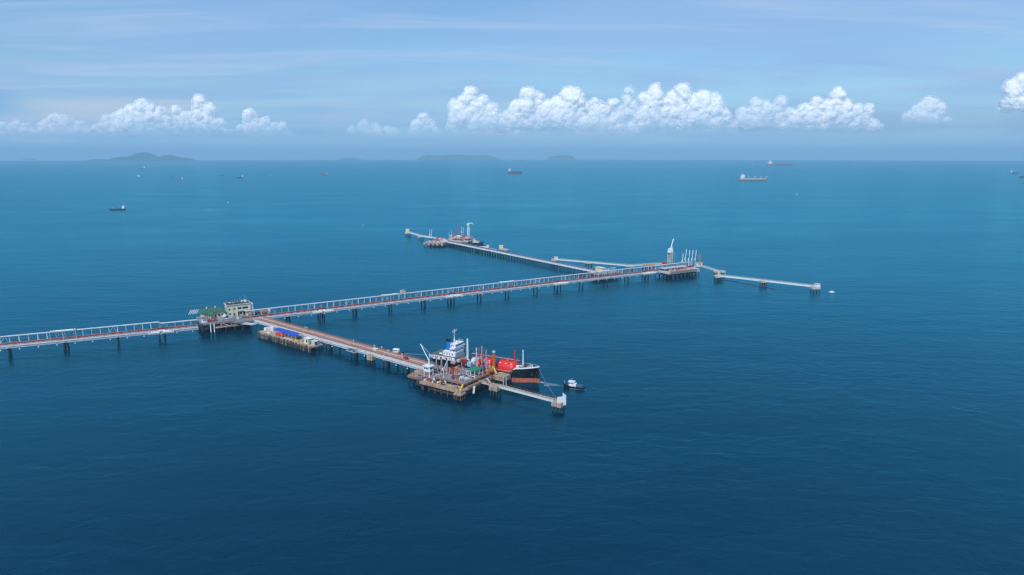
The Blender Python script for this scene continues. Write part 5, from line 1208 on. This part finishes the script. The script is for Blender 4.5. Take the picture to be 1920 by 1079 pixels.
# ------------------------------------------------------------------ ships at anchor
def far_ship(label, px, py, wpx, hull_m, boot_m=None, house='aft', masts=3, face=1, hh=0.10, grp=None, rz=0.0, househ=0.13, mm=None):
    """small ships far out; face=1 bow to the right"""
    p = at(px, py, 0); k = p.y/1280*1.018; Ls = wpx*k/max(0.3, math.cos(rz))
    t = thing('cargo_ship', label, 'ship', tuple(p), rz, 'ships at anchor in the distance')
    B = Ls*0.075; H = Ls*hh
    rows = []
    for i in range(13):
        f = i/12; b = B*(0.8+0.2*min(1,f*5)) if f < 0.75 else B*max(0.02,1-((f-0.75)/0.25)**2)
        z = H*(1+0.35*max(0,(f-0.88)/0.12)+(0.15 if f < 0.2 else 0)); x = (f-0.5)*Ls*face
        rows.append([(x,-b,z),(x-face*0.02*Ls*f,-b*0.95,H*0.42),(x-face*0.02*Ls*f,b*0.95,H*0.42),(x,b,z)])
    part('hull', MB().loft(rows), hull_m, t)
    rows = [[(r_[0][0]-face*0.02*Ls*(i/12),r_[0][1]*0.95,H*0.42),(r_[0][0]-face*0.03*Ls*(i/12),r_[0][1]*0.8,-1),(r_[0][0]-face*0.03*Ls*(i/12),-r_[0][1]*0.8,-1),(r_[0][0]-face*0.02*Ls*(i/12),-r_[0][1]*0.95,H*0.42)] for i,r_ in enumerate(rows)]
    part('boot_topping', MB().loft(rows), boot_m or hull_m, t)
    hx = -face*Ls*0.40 if house == 'aft' else 0
    x0, x1 = hx-Ls*0.06, hx+Ls*0.07
    part('deckhouse', MB().bbox(x0,x1,-B*0.85,B*0.85,H*1.02,H+Ls*househ*0.6,Ls*0.004), ship_white, t)
    part('bridge', MB().bbox(x0+Ls*0.02,x1,-B*0.7,B*0.7,H+Ls*househ*0.6,H+Ls*househ,Ls*0.004), ship_white, t)
    part('funnel', MB().tube((x0+Ls*0.015,0,H+Ls*househ*0.5),(x0+Ls*0.015,0,H+Ls*househ*1.15),Ls*0.014), hull_m, t)
    part('radar_mast', MB().tube((hx,0,H+Ls*househ),(hx,0,H+Ls*househ*1.5),Ls*0.004), ship_white, t)
    for i in range(masts):
        x = hx*0.45+face*Ls*(0.02+0.62*i/max(1,masts-1)) if masts > 1 else face*Ls*0.3
        part('deck_crane', MB().tube((x,0,H),(x,0,H+Ls*0.085),Ls*0.006).beam((x,0,H+Ls*0.07),(x+face*Ls*0.08,0,H+Ls*0.06),Ls*0.005,Ls*0.005), mm or ship_white, t)
    return t
far_ship('pale bulk carrier with red boot top and four deck cranes right of centre', 1412, 338.5, 50, far_pink, mat('boot_pale_red',(0.42,0.16,0.12)), masts=4, hh=0.07)
far_ship('long low red tanker farthest out on the right horizon', 1463, 310, 49, far_red, far_red, masts=0, hh=0.035, househ=0.11)
far_ship('dark blue and red cargo ship below the long faint island', 965.5, 325.5, 25, far_dark, far_red, masts=3, hh=0.13, househ=0.22)
far_ship('dark green coaster with white house at its right end, left foreground sea', 220, 394, 29, far_dark, masts=1, face=-1, hh=0.08, househ=0.18)
far_ship('white and dark ship just below the hilly island', 266, 317.5, 12, far_dark, masts=0, face=-1, hh=0.12, househ=0.3)
far_ship('little white boat under the ship near the hilly island', 260.5, 331, 5, ship_white, masts=0, hh=0.2, househ=0.3)
far_ship('thin dark barge with no house left of the red hulled white boat', 321, 332.5, 9, far_dark, masts=0, hh=0.10, househ=0.05)
far_ship('small white ship with a red bow in the left group', 338, 338, 10, far_red, masts=1, face=-1, hh=0.14, househ=0.3)
far_ship('thin dark barge between the red bowed and the twin white ship', 416, 330, 8, far_dark, masts=0, hh=0.10, househ=0.05)
far_ship('twin topped white and dark ship in the left group', 450, 334, 12, far_dark, masts=1, face=-1, hh=0.12, househ=0.28)
far_ship('tiny faint ship high up near the horizon left of centre', 475, 311.5, 7, far_dark, masts=0, hh=0.1, househ=0.12)
far_ship('tiny red ship right of the twin topped one', 504, 330.5, 6, far_red, masts=0, face=-1, hh=0.16, househ=0.25)
far_ship('small red and violet ship alone left of the middle', 609, 328.5, 10, far_red, far_dark, masts=1, face=-1, hh=0.13, househ=0.16)
far_ship('white ship with dark stern near the right edge', 1902, 325.5, 15, far_dark, masts=1, hh=0.1, househ=0.28)
far_ship('cream ship cut by the right edge below the white one', 1921, 333, 20, far_dark, masts=1, face=-1, hh=0.12, househ=0.25)
def buoy(label, px, py, m, h):
    p = at(px,py,0); t = thing('buoy', label, 'buoy', tuple(p), 0, 'buoys')
    part('float', MB().tube((0,0,-0.5),(0,0,h*0.3),h*0.35,n=12), m, t); part('tower', MB().tube((0,0,h*0.3),(0,0,h),h*0.12,h*0.08,8), m, t)
buoy('small pale buoy in the left middle sea', 428, 381, ship_white, 5)
buoy('tiny yellow buoy left of the far left jetty', 681, 423, yellow, 3.2)
buoy('tiny white buoy in the right middle sea', 1494, 365, ship_white, 5)
buoy('faint white buoy near the horizon left of the long red tanker', 1412, 308.5, ship_white, 22)
buoy('faint white buoy near the horizon right of the long red tanker', 1600, 311, ship_white, 18)

# ------------------------------------------------------------------ wakes: thin foam lines lying on the water
fm = bpy.data.materials.new('foam'); fm.use_nodes = True; ft = fm.node_tree
fb = ft.nodes['Principled BSDF']; fb.inputs['Base Color'].default_value = (0.55,0.66,0.72,1); fb.inputs['Roughness'].default_value = 0.9
fno = ft.nodes.new('ShaderNodeTexNoise'); fno.inputs['Scale'].default_value = 0.12; fno.inputs['Detail'].default_value = 6
fg = ft.nodes.new('ShaderNodeNewGeometry'); ft.links.new(fg.outputs['Position'], fno.inputs[0])
fr_ = ft.nodes.new('ShaderNodeMapRange'); fr_.inputs[1].default_value = 0.38; fr_.inputs[2].default_value = 0.7; fr_.inputs[3].default_value = 0.0; fr_.inputs[4].default_value = 0.6
ft.links.new(fno.outputs[0], fr_.inputs[0]); ft.links.new(fr_.outputs[0], fb.inputs['Alpha'])
def wake(pts, w0, w1):
    P3 = [at(x,y,0) for x,y in pts]; vs = []; n = len(P3)
    for i,p in enumerate(P3):
        d = (P3[min(i+1,n-1)]-P3[max(i-1,0)]).normalized(); s_ = Vector((-d.y,d.x,0)); w_ = w0+(w1-w0)*i/(n-1)
        vs += [tuple(p+s_*w_+Vector((0,0,0.02))), tuple(p-s_*w_+Vector((0,0,0.02)))]
    put('wake', MB().add(vs,[(2*i,2*i+1,2*i+3,2*i+2) for i in range(n-1)]).mesh('wake', fm), kind='stuff')
wake([(1054,725),(1046,723),(1036,722),(1020,722)],1.2,2.6)
wake([(1098,731),(1092,731.5),(1080,730.5),(1068,729)],0.8,0.8)
wake([(1054,724),(1040,721),(1022,719),(1010,716),(1002,712)],0.5,1.6)
wake([(980,323.5),(1060,326),(1160,329),(1250,332),(1330,334)],6,10)
wake([(870,319),(900,321.5),(930,323)],8,8)
wake([(300,392),(360,393),(430,392)],3,5)
wake([(1100,352),(1140,353),(1185,353)],7,7)
